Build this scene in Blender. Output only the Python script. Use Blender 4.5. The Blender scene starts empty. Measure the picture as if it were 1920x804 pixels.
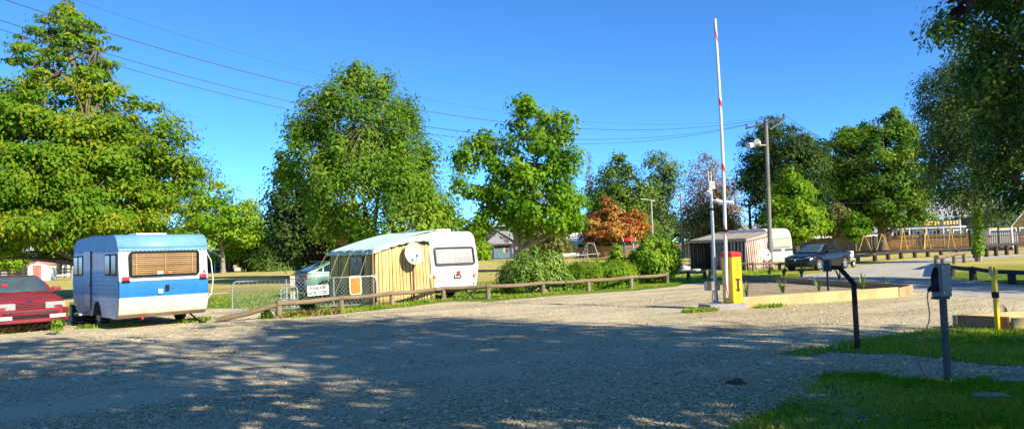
import bpy, math, random
import numpy as np
from mathutils import Vector, Matrix
random.seed(7); RNG = np.random.default_rng(7)
S = bpy.context.scene
C = S.collection
R = math.radians

# ------------------------------------------------------------------ camera
W0, H0, F = 1920.0, 804.0, 1400.0
CAMZ = 1.6
PITCH = math.atan(68.0 / F)
ROLL = -R(1.83)
ROT = (Matrix.Rotation(R(90) + PITCH, 3, 'X') @ Matrix.Rotation(ROLL, 3, 'Z'))
cd = bpy.data.cameras.new('camera'); cam = bpy.data.objects.new('camera', cd); C.objects.link(cam)
cam.matrix_world = Matrix.Translation((0, 0, CAMZ)) @ ROT.to_4x4()
cd.sensor_width = 36; cd.lens = 36 * F / W0; cd.clip_start = .05; cd.clip_end = 6000
S.camera = cam

def ray(px, py):
    return ROT @ Vector(((px - W0 / 2) / F, -(py - H0 / 2) / F, -1.0))
def G(px, py, z=0.0):
    """photo point lying on the ground -> world point"""
    v = ray(px, py); t = (z - CAMZ) / v.z
    return Vector((v.x * t, v.y * t, z))
def at(px, py, Y):
    """photo point on something that stands Y metres away -> world point"""
    v = ray(px, py); t = Y / v.y
    return Vector((v.x * t, Y, CAMZ + v.z * t))
def gx(px, Y, py=480):
    p = at(px, py, Y); return Vector((p.x, Y, 0))

# ------------------------------------------------------------------ materials
def _nt(name):
    m = bpy.data.materials.new(name); m.use_nodes = True
    nt = m.node_tree; b = nt.nodes['Principled BSDF']
    return m, nt, b
def N(nt, t, **kw):
    n = nt.nodes.new(t)
    for k, v in kw.items():
        if k.startswith('i_'): n.inputs[k[2:].replace('_', ' ')].default_value = v
        else: setattr(n, k, v)
    return n
def L(nt, a, ao, b, bi): nt.links.new(a.outputs[ao], b.inputs[bi])
def c4(c): return (c[0], c[1], c[2], 1)
def ramp(nt, stops, interp='LINEAR'):
    n = nt.nodes.new('ShaderNodeValToRGB'); cr = n.color_ramp; cr.interpolation = interp
    while len(cr.elements) < len(stops): cr.elements.new(0.5)
    for e, (p, c) in zip(cr.elements, stops): e.position = p; e.color = c4(c) if len(c) == 3 else c
    return n
def mul(c, k): return tuple(min(1, x * k) for x in c)

def mat(name, col, rough=.6, metal=0, var=.18, scale=3.0, spec=.4, bump=0, bscale=40, stretch=None, coat=0):
    m, nt, b = _nt(name)
    b.inputs['Roughness'].default_value = rough; b.inputs['Metallic'].default_value = metal
    b.inputs['Specular IOR Level'].default_value = spec
    if coat: b.inputs['Coat Weight'].default_value = coat; b.inputs['Coat Roughness'].default_value = .06
    tc = N(nt, 'ShaderNodeTexCoord'); src = tc; so = 'Object'
    if stretch:
        mp = N(nt, 'ShaderNodeMapping'); mp.inputs['Scale'].default_value = stretch
        L(nt, tc, 'Object', mp, 'Vector'); src = mp; so = 'Vector'
    n = N(nt, 'ShaderNodeTexNoise', i_Scale=scale, i_Detail=5.0, i_Roughness=.65); L(nt, src, so, n, 'Vector')
    r = ramp(nt, [(.3, mul(col, 1 - var)), (.7, mul(col, 1 + var))]); L(nt, n, 'Fac', r, 'Fac')
    L(nt, r, 'Color', b, 'Base Color')
    if bump:
        n2 = N(nt, 'ShaderNodeTexNoise', i_Scale=bscale, i_Detail=4.0); L(nt, src, so, n2, 'Vector')
        bp = N(nt, 'ShaderNodeBump', i_Strength=bump, i_Distance=.02); L(nt, n2, 'Fac', bp, 'Height'); L(nt, bp, 'Normal', b, 'Normal')
    return m

def wood(name, col, rough=.75, axis='X', var=.35, scale=2.0, dark=None):
    st = {'X': (1, 12, 12), 'Y': (12, 1, 12), 'Z': (12, 12, 1)}[axis]
    m, nt, b = _nt(name); b.inputs['Roughness'].default_value = rough; b.inputs['Specular IOR Level'].default_value = .25
    tc = N(nt, 'ShaderNodeTexCoord'); mp = N(nt, 'ShaderNodeMapping'); mp.inputs['Scale'].default_value = st
    L(nt, tc, 'Object', mp, 'Vector')
    n = N(nt, 'ShaderNodeTexNoise', i_Scale=scale, i_Detail=6.0, i_Roughness=.7, i_Distortion=.6); L(nt, mp, 'Vector', n, 'Vector')
    r = ramp(nt, [(.28, dark or mul(col, 1 - var)), (.5, col), (.75, mul(col, 1 + var * .7))]); L(nt, n, 'Fac', r, 'Fac')
    k = N(nt, 'ShaderNodeTexNoise', i_Scale=1.3, i_Detail=3.0); L(nt, tc, 'Object', k, 'Vector')
    mx = N(nt, 'ShaderNodeMix', data_type='RGBA', blend_type='MULTIPLY'); mx.inputs['Factor'].default_value = .6
    r2 = ramp(nt, [(.35, (.6, .58, .55)), (.65, (1.1, 1.1, 1.1))]); L(nt, k, 'Fac', r2, 'Fac')
    L(nt, r, 'Color', mx, 6); L(nt, r2, 'Color', mx, 7); L(nt, mx, 2, b, 'Base Color')
    bp = N(nt, 'ShaderNodeBump', i_Strength=.5, i_Distance=.01); L(nt, n, 'Fac', bp, 'Height'); L(nt, bp, 'Normal', b, 'Normal')
    return m

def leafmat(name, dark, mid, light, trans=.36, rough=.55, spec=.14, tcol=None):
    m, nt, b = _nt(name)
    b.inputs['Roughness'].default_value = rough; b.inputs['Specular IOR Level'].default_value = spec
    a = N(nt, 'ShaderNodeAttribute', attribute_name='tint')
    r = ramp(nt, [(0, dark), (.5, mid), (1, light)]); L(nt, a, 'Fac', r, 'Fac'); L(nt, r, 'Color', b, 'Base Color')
    t = N(nt, 'ShaderNodeBsdfTranslucent')
    mx = N(nt, 'ShaderNodeMix', data_type='RGBA', blend_type='MULTIPLY'); mx.inputs['Factor'].default_value = 1
    L(nt, r, 'Color', mx, 6); mx.inputs[7].default_value = c4(tcol or (1.5, 1.5, .55)); L(nt, mx, 2, t, 'Color')
    ms = N(nt, 'ShaderNodeMixShader'); ms.inputs[0].default_value = trans
    out = nt.nodes['Material Output']
    L(nt, b, 0, ms, 1); L(nt, t, 0, ms, 2); L(nt, ms, 0, out, 'Surface')
    return m

def bands(name, stops, axis='Z', rough=.45, dirt=.12, lo=0.0, hi=3.0, spec=.4, grime=None):
    """paint that changes colour at fixed heights of the object: stops = [(height, colour)...]"""
    m, nt, b = _nt(name); b.inputs['Roughness'].default_value = rough; b.inputs['Specular IOR Level'].default_value = spec
    tc = N(nt, 'ShaderNodeTexCoord'); sp = N(nt, 'ShaderNodeSeparateXYZ'); L(nt, tc, 'Object', sp, 0)
    mr = N(nt, 'ShaderNodeMapRange'); mr.inputs[1].default_value = lo; mr.inputs[2].default_value = hi
    L(nt, sp, axis, mr, 0)
    r = ramp(nt, [((h - lo) / (hi - lo), c) for h, c in stops], 'CONSTANT'); L(nt, mr, 0, r, 'Fac')
    n = N(nt, 'ShaderNodeTexNoise', i_Scale=2.2, i_Detail=6.0, i_Roughness=.7); L(nt, tc, 'Object', n, 'Vector')
    r2 = ramp(nt, [(.3, (1 - dirt * 2,) * 3), (.62, (1.03, 1.02, 1.0))]); L(nt, n, 'Fac', r2, 'Fac')
    mx = N(nt, 'ShaderNodeMix', data_type='RGBA', blend_type='MULTIPLY'); mx.inputs['Factor'].default_value = 1
    L(nt, r, 'Color', mx, 6); L(nt, r2, 'Color', mx, 7)
    last = mx
    if grime:   # splash dirt on the lowest part: (height, colour)
        g = N(nt, 'ShaderNodeMapRange'); g.inputs[1].default_value = grime[0]; g.inputs[2].default_value = grime[0] - .32
        ad = N(nt, 'ShaderNodeMath', operation='MULTIPLY_ADD'); ad.inputs[1].default_value = .5; 
        L(nt, n, 'Fac', ad, 0); L(nt, sp, 'Z', ad, 2); L(nt, ad, 0, g, 0)
        m2 = N(nt, 'ShaderNodeMix', data_type='RGBA'); L(nt, g, 0, m2, 0); L(nt, mx, 2, m2, 6); m2.inputs[7].default_value = c4(grime[1]); last = m2
    L(nt, last, 2, b, 'Base Color')
    return m

def stripes(name, a, c, axis, period, duty=.5, rough=.85, thirds=None, bump=.0):
    """woven canvas with stripes along one object axis"""
    m, nt, b = _nt(name); b.inputs['Roughness'].default_value = rough; b.inputs['Specular IOR Level'].default_value = .15
    tc = N(nt, 'ShaderNodeTexCoord'); sp = N(nt, 'ShaderNodeSeparateXYZ'); L(nt, tc, 'Object', sp, 0)
    d = N(nt, 'ShaderNodeMath', operation='DIVIDE'); d.inputs[1].default_value = period; L(nt, sp, axis, d, 0)
    f = N(nt, 'ShaderNodeMath', operation='FRACT'); L(nt, d, 0, f, 0)
    st = [(0, a), (duty, c)]
    if thirds: st = [(0, a), (duty * .7, thirds), (duty, c), (.9, thirds)]
    r = ramp(nt, st, 'CONSTANT'); L(nt, f, 0, r, 'Fac')
    n = N(nt, 'ShaderNodeTexNoise', i_Scale=1.6, i_Detail=5.0); L(nt, tc, 'Object', n, 'Vector')
    r2 = ramp(nt, [(.3, (.72, .7, .66)), (.65, (1.05, 1.05, 1.05))]); L(nt, n, 'Fac', r2, 'Fac')
    mx = N(nt, 'ShaderNodeMix', data_type='RGBA', blend_type='MULTIPLY'); mx.inputs['Factor'].default_value = 1
    L(nt, r, 'Color', mx, 6); L(nt, r2, 'Color', mx, 7); L(nt, mx, 2, b, 'Base Color')
    return m

def glass(name, tint=(.02, .025, .03), alpha=.35, rough=.03):
    m, nt, b = _nt(name)
    b.inputs['Base Color'].default_value = c4(tint); b.inputs['Roughness'].default_value = rough
    b.inputs['Specular IOR Level'].default_value = .6
    t = N(nt, 'ShaderNodeBsdfTransparent'); ms = N(nt, 'ShaderNodeMixShader'); ms.inputs[0].default_value = 1 - alpha
    out = nt.nodes['Material Output']
    L(nt, b, 0, ms, 1); L(nt, t, 0, ms, 2); L(nt, ms, 0, out, 'Surface')
    return m

M = {}
M['white'] = mat('white_paint', (.78, .78, .76), .4, var=.06)
M['offwhite'] = mat('offwhite_paint', (.68, .66, .6), .5, var=.1)
M['galv'] = mat('galvanised_steel', (.46, .48, .5), .42, .75, var=.2, scale=14)
M['galv_dull'] = mat('dull_galvanised_steel', (.4, .42, .43), .6, .3, var=.2, scale=9)
M['black'] = mat('black_paint', (.013, .013, .014), .6, var=.2, spec=.15)
M['screenglass'] = mat('tinted_screen', (.06, .085, .1), .08, var=.25, spec=.8)
M['rubber'] = mat('tyre_rubber', (.018, .018, .018), .85, var=.3, scale=20)
M['darkplastic'] = mat('dark_plastic', (.03, .031, .034), .55, var=.2)
M['dark'] = mat('dark_void', (.012, .012, .013), .9, var=.1)
M['alloy'] = mat('alloy_rim', (.62, .63, .65), .28, .7, var=.06)
M['chrome'] = mat('chrome', (.7, .7, .72), .15, 1, var=.03)
M['curtainglass'] = mat('curtained_glass', (.13, .105, .06), .15, var=.5, scale=5, spec=.3)
M['lens'] = mat('clear_lens', (.36, .38, .39), .12, .2, var=.1, scale=20, spec=.8)
M['redlens'] = mat('red_lens', (.5, .02, .02), .2, var=.15, spec=.7)
M['amber'] = mat('amber_lens', (.6, .22, .06), .25, var=.15, spec=.6)
M['glass'] = glass('window_glass')
M['carglass'] = glass('car_glass', (.012, .016, .018), .42)
M['darkglass'] = mat('dark_glass', (.015, .018, .02), .06, var=.1, spec=.8)
M['concrete'] = mat('concrete', (.26, .25, .235), .85, var=.22, scale=6, bump=.3)
M['cable'] = mat('black_cable', (.02, .02, .022), .6)
M['fencewood'] = wood('weathered_rail', (.215, .155, .1), axis='X', var=.4)
M['postwood'] = wood('weathered_post', (.22, .175, .115), axis='Z', var=.4)
M['darkrail'] = wood('dark_stained_rail', (.045, .04, .035), axis='X')
M['darkpost'] = wood('dark_stained_post', (.05, .043, .036), axis='Z')
M['newpine'] = wood('fresh_pine', (.5, .37, .175), axis='X', var=.2, scale=1.2)
M['oldpine'] = wood('older_pine', (.36, .255, .14), axis='X', var=.28, scale=1.5)
M['redpine'] = wood('reddish_sleeper', (.33, .165, .09), axis='X', var=.3, scale=1.5)
M['paling'] = wood('paling_timber', (.42, .24, .09), axis='Z', var=.3)
M['paling_dark'] = wood('dark_paling_timber', (.14, .075, .045), axis='Z', var=.3)
M['polewood'] = wood('power_pole_timber', (.2, .19, .175), axis='Z', var=.35)
M['bark'] = mat('bark', (.13, .1, .075), .95, var=.4, scale=5, bump=.8, bscale=14, stretch=(3, 3, .6))
M['bark_grey'] = mat('grey_bark', (.23, .2, .165), .95, var=.35, scale=5, bump=.8, bscale=14, stretch=(3, 3, .6))
M['bark_pale'] = mat('pale_bark', (.36, .29, .2), .95, var=.35, scale=5, bump=.6, bscale=14, stretch=(3, 3, .6))
M['yellow'] = mat('yellow_paint', (.78, .5, .01), .35, var=.06, spec=.45)
M['swingyellow'] = mat('faded_yellow_paint', (.56, .38, .1), .6, var=.15)
M['red'] = mat('red_plastic', (.6, .03, .02), .35, var=.1)

# ------------------------------------------------------------------ mesh building
class MB:
    def __init__(s): s.v = []; s.f = []
    def add(s, vs, fs):
        o = len(s.v); s.v += [tuple(v) for v in vs]; s.f += [[i + o for i in f] for f in fs]; return s
    def box(s, c, d, rz=0, T=None):
        x, y, z = d[0] / 2, d[1] / 2, d[2] / 2
        vs = [Vector(p) for p in ((-x, -y, -z), (x, -y, -z), (x, y, -z), (-x, y, -z), (-x, -y, z), (x, -y, z), (x, y, z), (-x, y, z))]
        if rz: vs = [Matrix.Rotation(rz, 3, 'Z') @ v for v in vs]
        vs = [v + Vector(c) for v in vs]
        if T is not None: vs = [T @ v for v in vs]
        return s.add(vs, [(0, 3, 2, 1), (4, 5, 6, 7), (0, 1, 5, 4), (1, 2, 6, 5), (2, 3, 7, 6), (3, 0, 4, 7)])
    def beam(s, a, b, w, h, up=Vector((0, 0, 1))):
        a, b = Vector(a), Vector(b); d = (b - a); ln = d.length; d.normalize()
        r = d.cross(up)
        if r.length < 1e-4: r = Vector((1, 0, 0))
        r.normalize(); u = r.cross(d)
        T = Matrix(((d.x, r.x, u.x, (a.x + b.x) / 2), (d.y, r.y, u.y, (a.y + b.y) / 2), (d.z, r.z, u.z, (a.z + b.z) / 2), (0, 0, 0, 1)))
        return s.box((0, 0, 0), (ln, w, h), T=T)
    def tube(s, pts, rad, n=6, caps=True, up=None):
        pts = [Vector(p) for p in pts]
        if not hasattr(rad, '__len__'): rad = [rad] * len(pts)
        o = len(s.v); ref = None
        for i, p in enumerate(pts):
            d = (pts[min(i + 1, len(pts) - 1)] - pts[max(i - 1, 0)])
            if d.length < 1e-6: d = Vector((0, 0, 1))
            d.normalize()
            if ref is None: ref = Vector((1, 0, 0)) if abs(d.x) < .8 else Vector((0, 1, 0))
            a = d.cross(ref).normalized(); b = d.cross(a).normalized(); ref = -(b.cross(d)) if False else ref
            for k in range(n):
                t = 2 * math.pi * (k + .5) / n
                s.v.append(tuple(p + (a * math.cos(t) + b * math.sin(t)) * rad[i]))
        for i in range(len(pts) - 1):
            for k in range(n):
                k2 = (k + 1) % n
                s.f.append([o + i * n + k, o + i * n + k2, o + (i + 1) * n + k2, o + (i + 1) * n + k])
        if caps:
            s.f.append([o + k for k in range(n)][::-1]); s.f.append([o + (len(pts) - 1) * n + k for k in range(n)])
        return s
    def prism(s, poly, T, depth):
        n = len(poly)
        vs = [T @ Vector((x, y, 0)) for x, y in poly] + [T @ Vector((x, y, depth)) for x, y in poly]
        fs = [list(range(n))[::-1], list(range(n, 2 * n))] + [[i, (i + 1) % n, n + (i + 1) % n, n + i] for i in range(n)]
        return s.add(vs, fs)
    def ring(s, outer, inner, T, depth):
        n = len(outer)
        vs = []
        for z in (0, depth):
            for poly in (outer, inner): vs += [T @ Vector((x, y, z)) for x, y in poly]
        fs = []
        for i in range(n):
            j = (i + 1) % n
            fs += [[2 * n + i, 2 * n + j, 3 * n + j, 3 * n + i], [i, n + i, n + j, j], [i, j, 2 * n + j, 2 * n + i], [n + i, 3 * n + i, 3 * n + j, n + j]]
        return s.add(vs, fs)
    def lathe(s, prof, T, n=20, caps=False):
        o = len(s.v)
        for r, z in prof:
            for k in range(n):
                t = 2 * math.pi * k / n
                s.v.append(tuple(T @ Vector((r * math.cos(t), r * math.sin(t), z))))
        for i in range(len(prof) - 1):
            for k in range(n):
                k2 = (k + 1) % n
                s.f.append([o + i * n + k, o + i * n + k2, o + (i + 1) * n + k2, o + (i + 1) * n + k])
        if caps: s.f.append([o + k for k in range(n)][::-1]); s.f.append([o + (len(prof) - 1) * n + k for k in range(n)])
        return s
    def grid(s, rows, closed=False):
        o = len(s.v); nc = len(rows[0])
        for r in rows: s.v += [tuple(p) for p in r]
        for i in range(len(rows) - 1):
            for k in range(nc - 1 + (1 if closed else 0)):
                k2 = (k + 1) % nc
                s.f.append([o + i * nc + k, o + i * nc + k2, o + (i + 1) * nc + k2, o + (i + 1) * nc + k])
        return s
    def build(s, name, m, parent=None, smooth=0, bevel=0, solid=0):
        me = bpy.data.meshes.new(name); me.from_pydata(s.v, [], s.f); me.validate()
        if m is not None: me.materials.append(m)
        if smooth:
            me.shade_smooth()
            if smooth < 180: me.set_sharp_from_angle(angle=R(smooth))
        o = bpy.data.objects.new(name, me); C.objects.link(o)
        if parent is not None: o.parent = parent
        if solid:
            md = o.modifiers.new('solid', 'SOLIDIFY'); md.thickness = solid; md.offset = 0
        if bevel:
            md = o.modifiers.new('bevel', 'BEVEL'); md.width = bevel; md.segments = 2; md.limit_method = 'ANGLE'; md.angle_limit = R(40)
        return o

def rrect(w, h, r, n=4, cx=0, cy=0):
    p = []
    for sx, sy, a in ((1, 1, 0), (-1, 1, 90), (-1, -1, 180), (1, -1, 270)):
        for k in range(n + 1):
            t = R(a + 90 * k / n)
            p.append((cx + sx * (w / 2 - r) + r * math.cos(t), cy + sy * (h / 2 - r) + r * math.sin(t)))
    return p
def frame(o, x, y):
    """matrix with local X along x, Y along y, Z = x cross y, at o"""
    x = Vector(x).normalized(); y = Vector(y).normalized(); z = x.cross(y).normalized(); o = Vector(o)
    return Matrix(((x.x, y.x, z.x, o.x), (x.y, y.y, z.y, o.y), (x.z, y.z, z.z, o.z), (0, 0, 0, 1)))

def tag(o, label=None, cat=None, group=None, kind=None):
    if label: o['label'] = label
    if cat: o['category'] = cat
    if group: o['group'] = group
    if kind: o['kind'] = kind
    return o
def thing(name, label, cat, loc=(0, 0, 0), rz=0, group=None):
    o = bpy.data.objects.new(name, None); C.objects.link(o); o.empty_display_size = .2
    o.location = loc; o.rotation_euler = (0, 0, rz)
    return tag(o, label, cat, group)
def copy_tree(o, parent=None):
    c = o.copy(); C.objects.link(c)
    if parent is not None: c.parent = parent
    for ch in list(o.children): copy_tree(ch, c)
    return c
def text(name, body, size, m, parent, T, sx=1.0, depth=.004, spacing=1.0, bold=0):
    cu = bpy.data.curves.new(name, 'FONT'); cu.body = body; cu.size = size; cu.align_x = 'CENTER'; cu.align_y = 'CENTER'
    cu.extrude = depth; cu.space_character = spacing; cu.offset = bold; cu.resolution_u = 3
    ob = bpy.data.objects.new(name, cu); C.objects.link(ob)
    bpy.context.view_layer.update()
    me = bpy.data.meshes.new_from_object(ob.evaluated_get(bpy.context.evaluated_depsgraph_get()))
    bpy.data.objects.remove(ob); bpy.data.curves.remove(cu)
    me.transform(T @ Matrix.Diagonal((sx, 1, 1, 1))); me.materials.clear(); me.materials.append(m); me.name = name
    o = bpy.data.objects.new(name, me); C.objects.link(o); o.parent = parent
    return o

# ------------------------------------------------------------------ leaves, trees, grass
def np_mesh(name, verts, faces_n, m, parent=None, tint=None, smooth=False):
    """verts (N*k,3): N faces of k own corners each"""
    me = bpy.data.meshes.new(name); nv = len(verts); nf = nv // faces_n
    me.vertices.add(nv); me.vertices.foreach_set('co', verts.astype(np.float32).ravel())
    me.loops.add(nv); me.loops.foreach_set('vertex_index', np.arange(nv, dtype=np.int32))
    me.polygons.add(nf); me.polygons.foreach_set('loop_start', np.arange(0, nv, faces_n, dtype=np.int32))
    me.polygons.foreach_set('loop_total', np.full(nf, faces_n, dtype=np.int32))
    if tint is not None:
        a = me.attributes.new('tint', 'FLOAT', 'POINT'); a.data.foreach_set('value', np.repeat(tint, faces_n).astype(np.float32))
    me.update(calc_edges=True)
    me.materials.append(m)
    o = bpy.data.objects.new(name, me); C.objects.link(o)
    if parent is not None: o.parent = parent
    return o
def unit(a): return a / np.maximum(np.linalg.norm(a, axis=1, keepdims=True), 1e-6)
def leaves(name, pos, nrm, dirs, length, width, tint, m, parent, fold=.18):
    n = unit(nrm); t = unit(dirs - n * (dirs * n).sum(1, keepdims=True)); b = np.cross(n, t)
    l = length[:, None]; w = width[:, None]
    v0 = pos - t * l * .5; v2 = pos + t * l * .5 - n * l * .12
    mid = pos + n * l * fold * .5 - t * l * .05
    v1 = mid + b * w * .5; v3 = mid - b * w * .5
    vs = np.stack([v0, v1, v2, v3], 1).reshape(-1, 3)
    return np_mesh(name, vs, 4, m, parent, tint)

def interp_rows(rows, z):
    zs = np.array([r[0] for r in rows]); o = np.argsort(zs)
    return np.interp(z, zs[o], np.array([r[1] for r in rows])[o]), np.interp(z, zs[o], np.array([r[2] for r in rows])[o])

def crown_tree(name, label, cat, Y, rows, base_px, lm, bark, seed, n_clump=150, per=120, leaf=(.2, .12), clump=.9, flat=.6,
               droop=.25, hollow=.45, trunk_r=.25, limbs=12, lump=.22, upright=.0, twigs=True, depth=.95, group=None, trunk_top=.7,
               tint_var=.3, tilt=.8, rowsW=None, extra=None, jag=.25, forks=1, leaf_var=.08, gaps=None):
    """rows = [(py, px_left, px_right)] outline of the crown seen at distance Y; or rowsW = [(z, cx, r)] relative to base"""
    g = np.random.default_rng(seed)
    if rowsW is None:
        base = gx(base_px, Y)
        rw = []
        for py, a, b in rows:
            p, q = at(a, py, Y), at(b, py, Y)
            rw.append(((p.z + q.z) / 2, (p.x + q.x) / 2 - base.x, (q.x - p.x) / 2))
    else: base = Vector(base_px); rw = rowsW
    root = thing(name, label, cat, base, 0, group)
    ztop = max(r[0] for r in rw); zbot = max(.05, min(r[0] for r in rw))
    # clumps
    zz = g.uniform(zbot, ztop, n_clump * 6); cx, rr = interp_rows(rw, zz)
    keep = g.uniform(0, rr.max(), len(zz)) < rr * .9 + .1 * rr.max()
    zz, cx, rr = zz[keep][:n_clump], cx[keep][:n_clump], rr[keep][:n_clump]; nc = len(zz)
    th = g.uniform(0, 2 * np.pi, nc)
    ph = g.uniform(0, 6.28, 6)
    lum = 1 + lump * (np.sin(2 * th + ph[0] + zz * .9) * .5 + np.sin(3 * th + ph[1] - zz * 1.7) * .35 + np.sin(5 * th + ph[2] + zz * 2.3) * .25)
    rho = rr * np.clip(lum, .55, 1.15) * (hollow + (1 - hollow) * np.sqrt(g.uniform(0, 1, nc)))
    rho = np.maximum(rho - clump * .45, rho * .35)
    cp = np.stack([cx + rho * np.cos(th), rho * np.sin(th) * depth, zz + g.normal(0, .15 * clump, nc)], 1)
    cr = clump * g.uniform(.55, 1.35, nc) * np.clip(rr / (rr.max() + 1e-6), .45, 1)
    for (px, py, rp, k) in (extra or []):      # side lobes: boughs that stand out of the main crown
        c = at(px, py, Y); rl = rp * Y / F; q = unit(g.normal(0, 1, (k, 3))) * (rl * g.uniform(.2, 1, k) ** .5 * .8)[:, None]
        cp = np.concatenate([cp, q + np.array([[c.x - base.x, g.uniform(-.6, .3) * rl, c.z]])]); cr = np.concatenate([cr, clump * g.uniform(.5, 1.05, k)])
        th = np.concatenate([th, np.arctan2(q[:, 1], q[:, 0])])
    if gaps:                                    # holes in the crown where limbs show
        kp = np.ones(len(cp), bool)
        for (px, py, rp) in gaps:
            c = at(px, py, Y); kp &= np.hypot(cp[:, 0] - (c.x - base.x), cp[:, 2] - c.z) > rp * Y / F
        cp, cr, th = cp[kp], cr[kp], th[kp]
    nc = len(cp)
    ctint = g.normal(0, tint_var, nc)
    # leaves
    cnt = np.maximum(6, (per * (cr / clump) ** 2)).astype(int)
    idx = np.repeat(np.arange(nc), cnt); n = len(idx)
    u = unit(g.normal(0, 1, (n, 3))); rad = g.uniform(0, 1, n) ** (1 / 2.2)
    ext = 1 + jag * np.abs(g.normal(0, 1, n)) * (g.uniform(0, 1, n) < .25)
    off = u * (rad * ext)[:, None] * cr[idx][:, None]
    off[:, 2] *= flat
    hd = np.hypot(off[:, 0], off[:, 1]); off[:, 2] -= droop * hd ** 2 / np.maximum(cr[idx], .05)
    # stretch clumps outward from the trunk a little
    outw = np.stack([np.cos(th), np.sin(th) * depth, np.full(nc, upright)], 1)[idx]
    off += outw * (g.normal(0, .28, n) * cr[idx])[:, None]
    P = cp[idx] + off
    P[:, 2] = np.maximum(P[:, 2], .03)
    nr = np.stack([np.zeros(n), np.zeros(n), np.ones(n)], 1) * .5 + outw * .45 + g.normal(0, tilt * .42, (n, 3)) + u * .8
    dr = outw * .6 + u * .8 + g.normal(0, .5, (n, 3)); dr[:, 2] -= .25
    csz = g.uniform(.72, 1.3, nc)[idx]; ln = leaf[0] * csz * g.uniform(.55, 1.4, n); wd = leaf[1] * csz * g.uniform(.55, 1.35, n)
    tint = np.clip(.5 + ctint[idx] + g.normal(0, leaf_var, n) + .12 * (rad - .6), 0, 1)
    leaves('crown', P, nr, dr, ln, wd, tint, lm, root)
    # wood
    mb = MB()
    fork = []
    for q in range(forks):
        hx = np.interp(trunk_top, [0, 1], [0, 1])
        zt = zbot + (ztop - zbot) * trunk_top * (1 - .12 * q)
        cxt = float(interp_rows(rw, np.array([zt]))[0][0])
        pts = []; rd = []
        wob = g.normal(0, .12, (9, 2)) * trunk_r * 2.5
        sp = (q - (forks - 1) / 2) * trunk_r * 5
        for k in range(9):
            f = k / 8
            pts.append(Vector((cxt * f ** 1.5 + wob[k, 0] * f + sp * f, wob[k, 1] * f + sp * .4 * f, zt * f - .05)))
            rd.append(max(.02, trunk_r * (1.25 if k == 0 else 1) * (1 - .82 * f) / (1 + .25 * (forks - 1))))
        mb.tube(pts, rd, 8); fork.append((pts, rd))
    bp = []; 
    sel = g.choice(nc, min(limbs, nc), replace=False)
    allp = [np.array(p) for pts, _ in fork for p in pts[2:]]
    for i in sel:
        e = Vector(cp[i]); pts, rd = fork[int(g.integers(len(fork)))]
        zs = max(zbot * .55, min(e.z - (.35 + .25 * g.random()) * math.hypot(e.x, e.y) - .2, pts[-1].z * .95))
        f = min(.98, max(.12, zs / max(pts[-1].z, .1))); k = min(7, int(f * 8)); t = f * 8 - k
        a = pts[k].lerp(pts[k + 1], t); r0 = min(rd[k] * .6, trunk_r * .5)
        m1 = a.lerp(e, .35) + Vector((g.normal(0, .15), g.normal(0, .15), .1)); m2 = a.lerp(e, .7) + Vector((g.normal(0, .2), g.normal(0, .2), .15))
        mb.tube([a, m1, m2, e], [r0, r0 * .7, r0 * .42, r0 * .15], 5, caps=False); allp += [np.array(m1), np.array(m2), np.array(e)]
    if twigs:
        A = np.array(allp)
        for i in range(nc):
            d = ((A - cp[i]) ** 2).sum(1); j = int(d.argmin())
            a = Vector(A[j]); e = Vector(cp[i])
            if (e - a).length < .1: continue
            m1 = a.lerp(e, .5) + Vector((g.normal(0, .08), g.normal(0, .08), .06)); r0 = max(.012, trunk_r * .11)
            o2 = unit(g.normal(0, 1, (1, 3)))[0] * cr[i] * .8
            mb.tube([a, m1, e, e + Vector(o2)], [r0, r0 * .75, r0 * .5, r0 * .2], 3, caps=False)
    mb.build('trunk', bark, root, smooth=60)
    return root

def poly_mask(P, poly):
    x, y = P[:, 0], P[:, 1]; ins = np.zeros(len(P), bool); n = len(poly)
    for i in range(n):
        x1, y1 = poly[i]; x2, y2 = poly[(i + 1) % n]
        c = ((y1 > y) != (y2 > y)) & (x < (x2 - x1) * (y - y1) / (y2 - y1 + 1e-12) + x1)
        ins ^= c
    return ins
def vnoise(P, sc, seed):
    g = np.random.default_rng(seed); t = np.zeros(len(P))
    for k in range(6):
        a = g.uniform(0, 6.28); f = sc * g.uniform(.6, 1.8); t += np.sin((P[:, 0] * math.cos(a) + P[:, 1] * math.sin(a)) * f + g.uniform(0, 6.28))
    return t / 6 ** .5
def blades(name, P, z0, h, w, m, seed, lean=.5, tint0=.5, tvar=.2, label=None, cat=None, kind='stuff', parent=None):
    g = np.random.default_rng(seed); n = len(P)
    a = g.uniform(0, 6.28, n); hh = h * g.uniform(.45, 1.35, n); ww = w * g.uniform(.6, 1.4, n)
    d = np.stack([np.cos(a), np.sin(a), np.zeros(n)], 1); b = np.stack([-np.sin(a), np.cos(a), np.zeros(n)], 1)
    base = np.stack([P[:, 0], P[:, 1], np.full(n, z0)], 1)
    up = np.array([[0, 0, 1.0]]); le = (lean * g.uniform(.1, 1.2, n))[:, None]
    mid = base + (up * .6 + d * le * .3) * hh[:, None]; tip = base + (up * .95 + d * le * .95) * hh[:, None]
    vs = np.stack([base - b * ww[:, None] * .5, base + b * ww[:, None] * .5, mid + b * ww[:, None] * .35, tip, mid - b * ww[:, None] * .35], 1).reshape(-1, 3)
    t = np.clip(tint0 + vnoise(P, 2.2, seed + 5) * tvar + g.normal(0, .15, n), 0, 1)
    o = np_mesh(name, vs, 5, m, parent, t)
    return tag(o, label, cat, None, kind)

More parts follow.
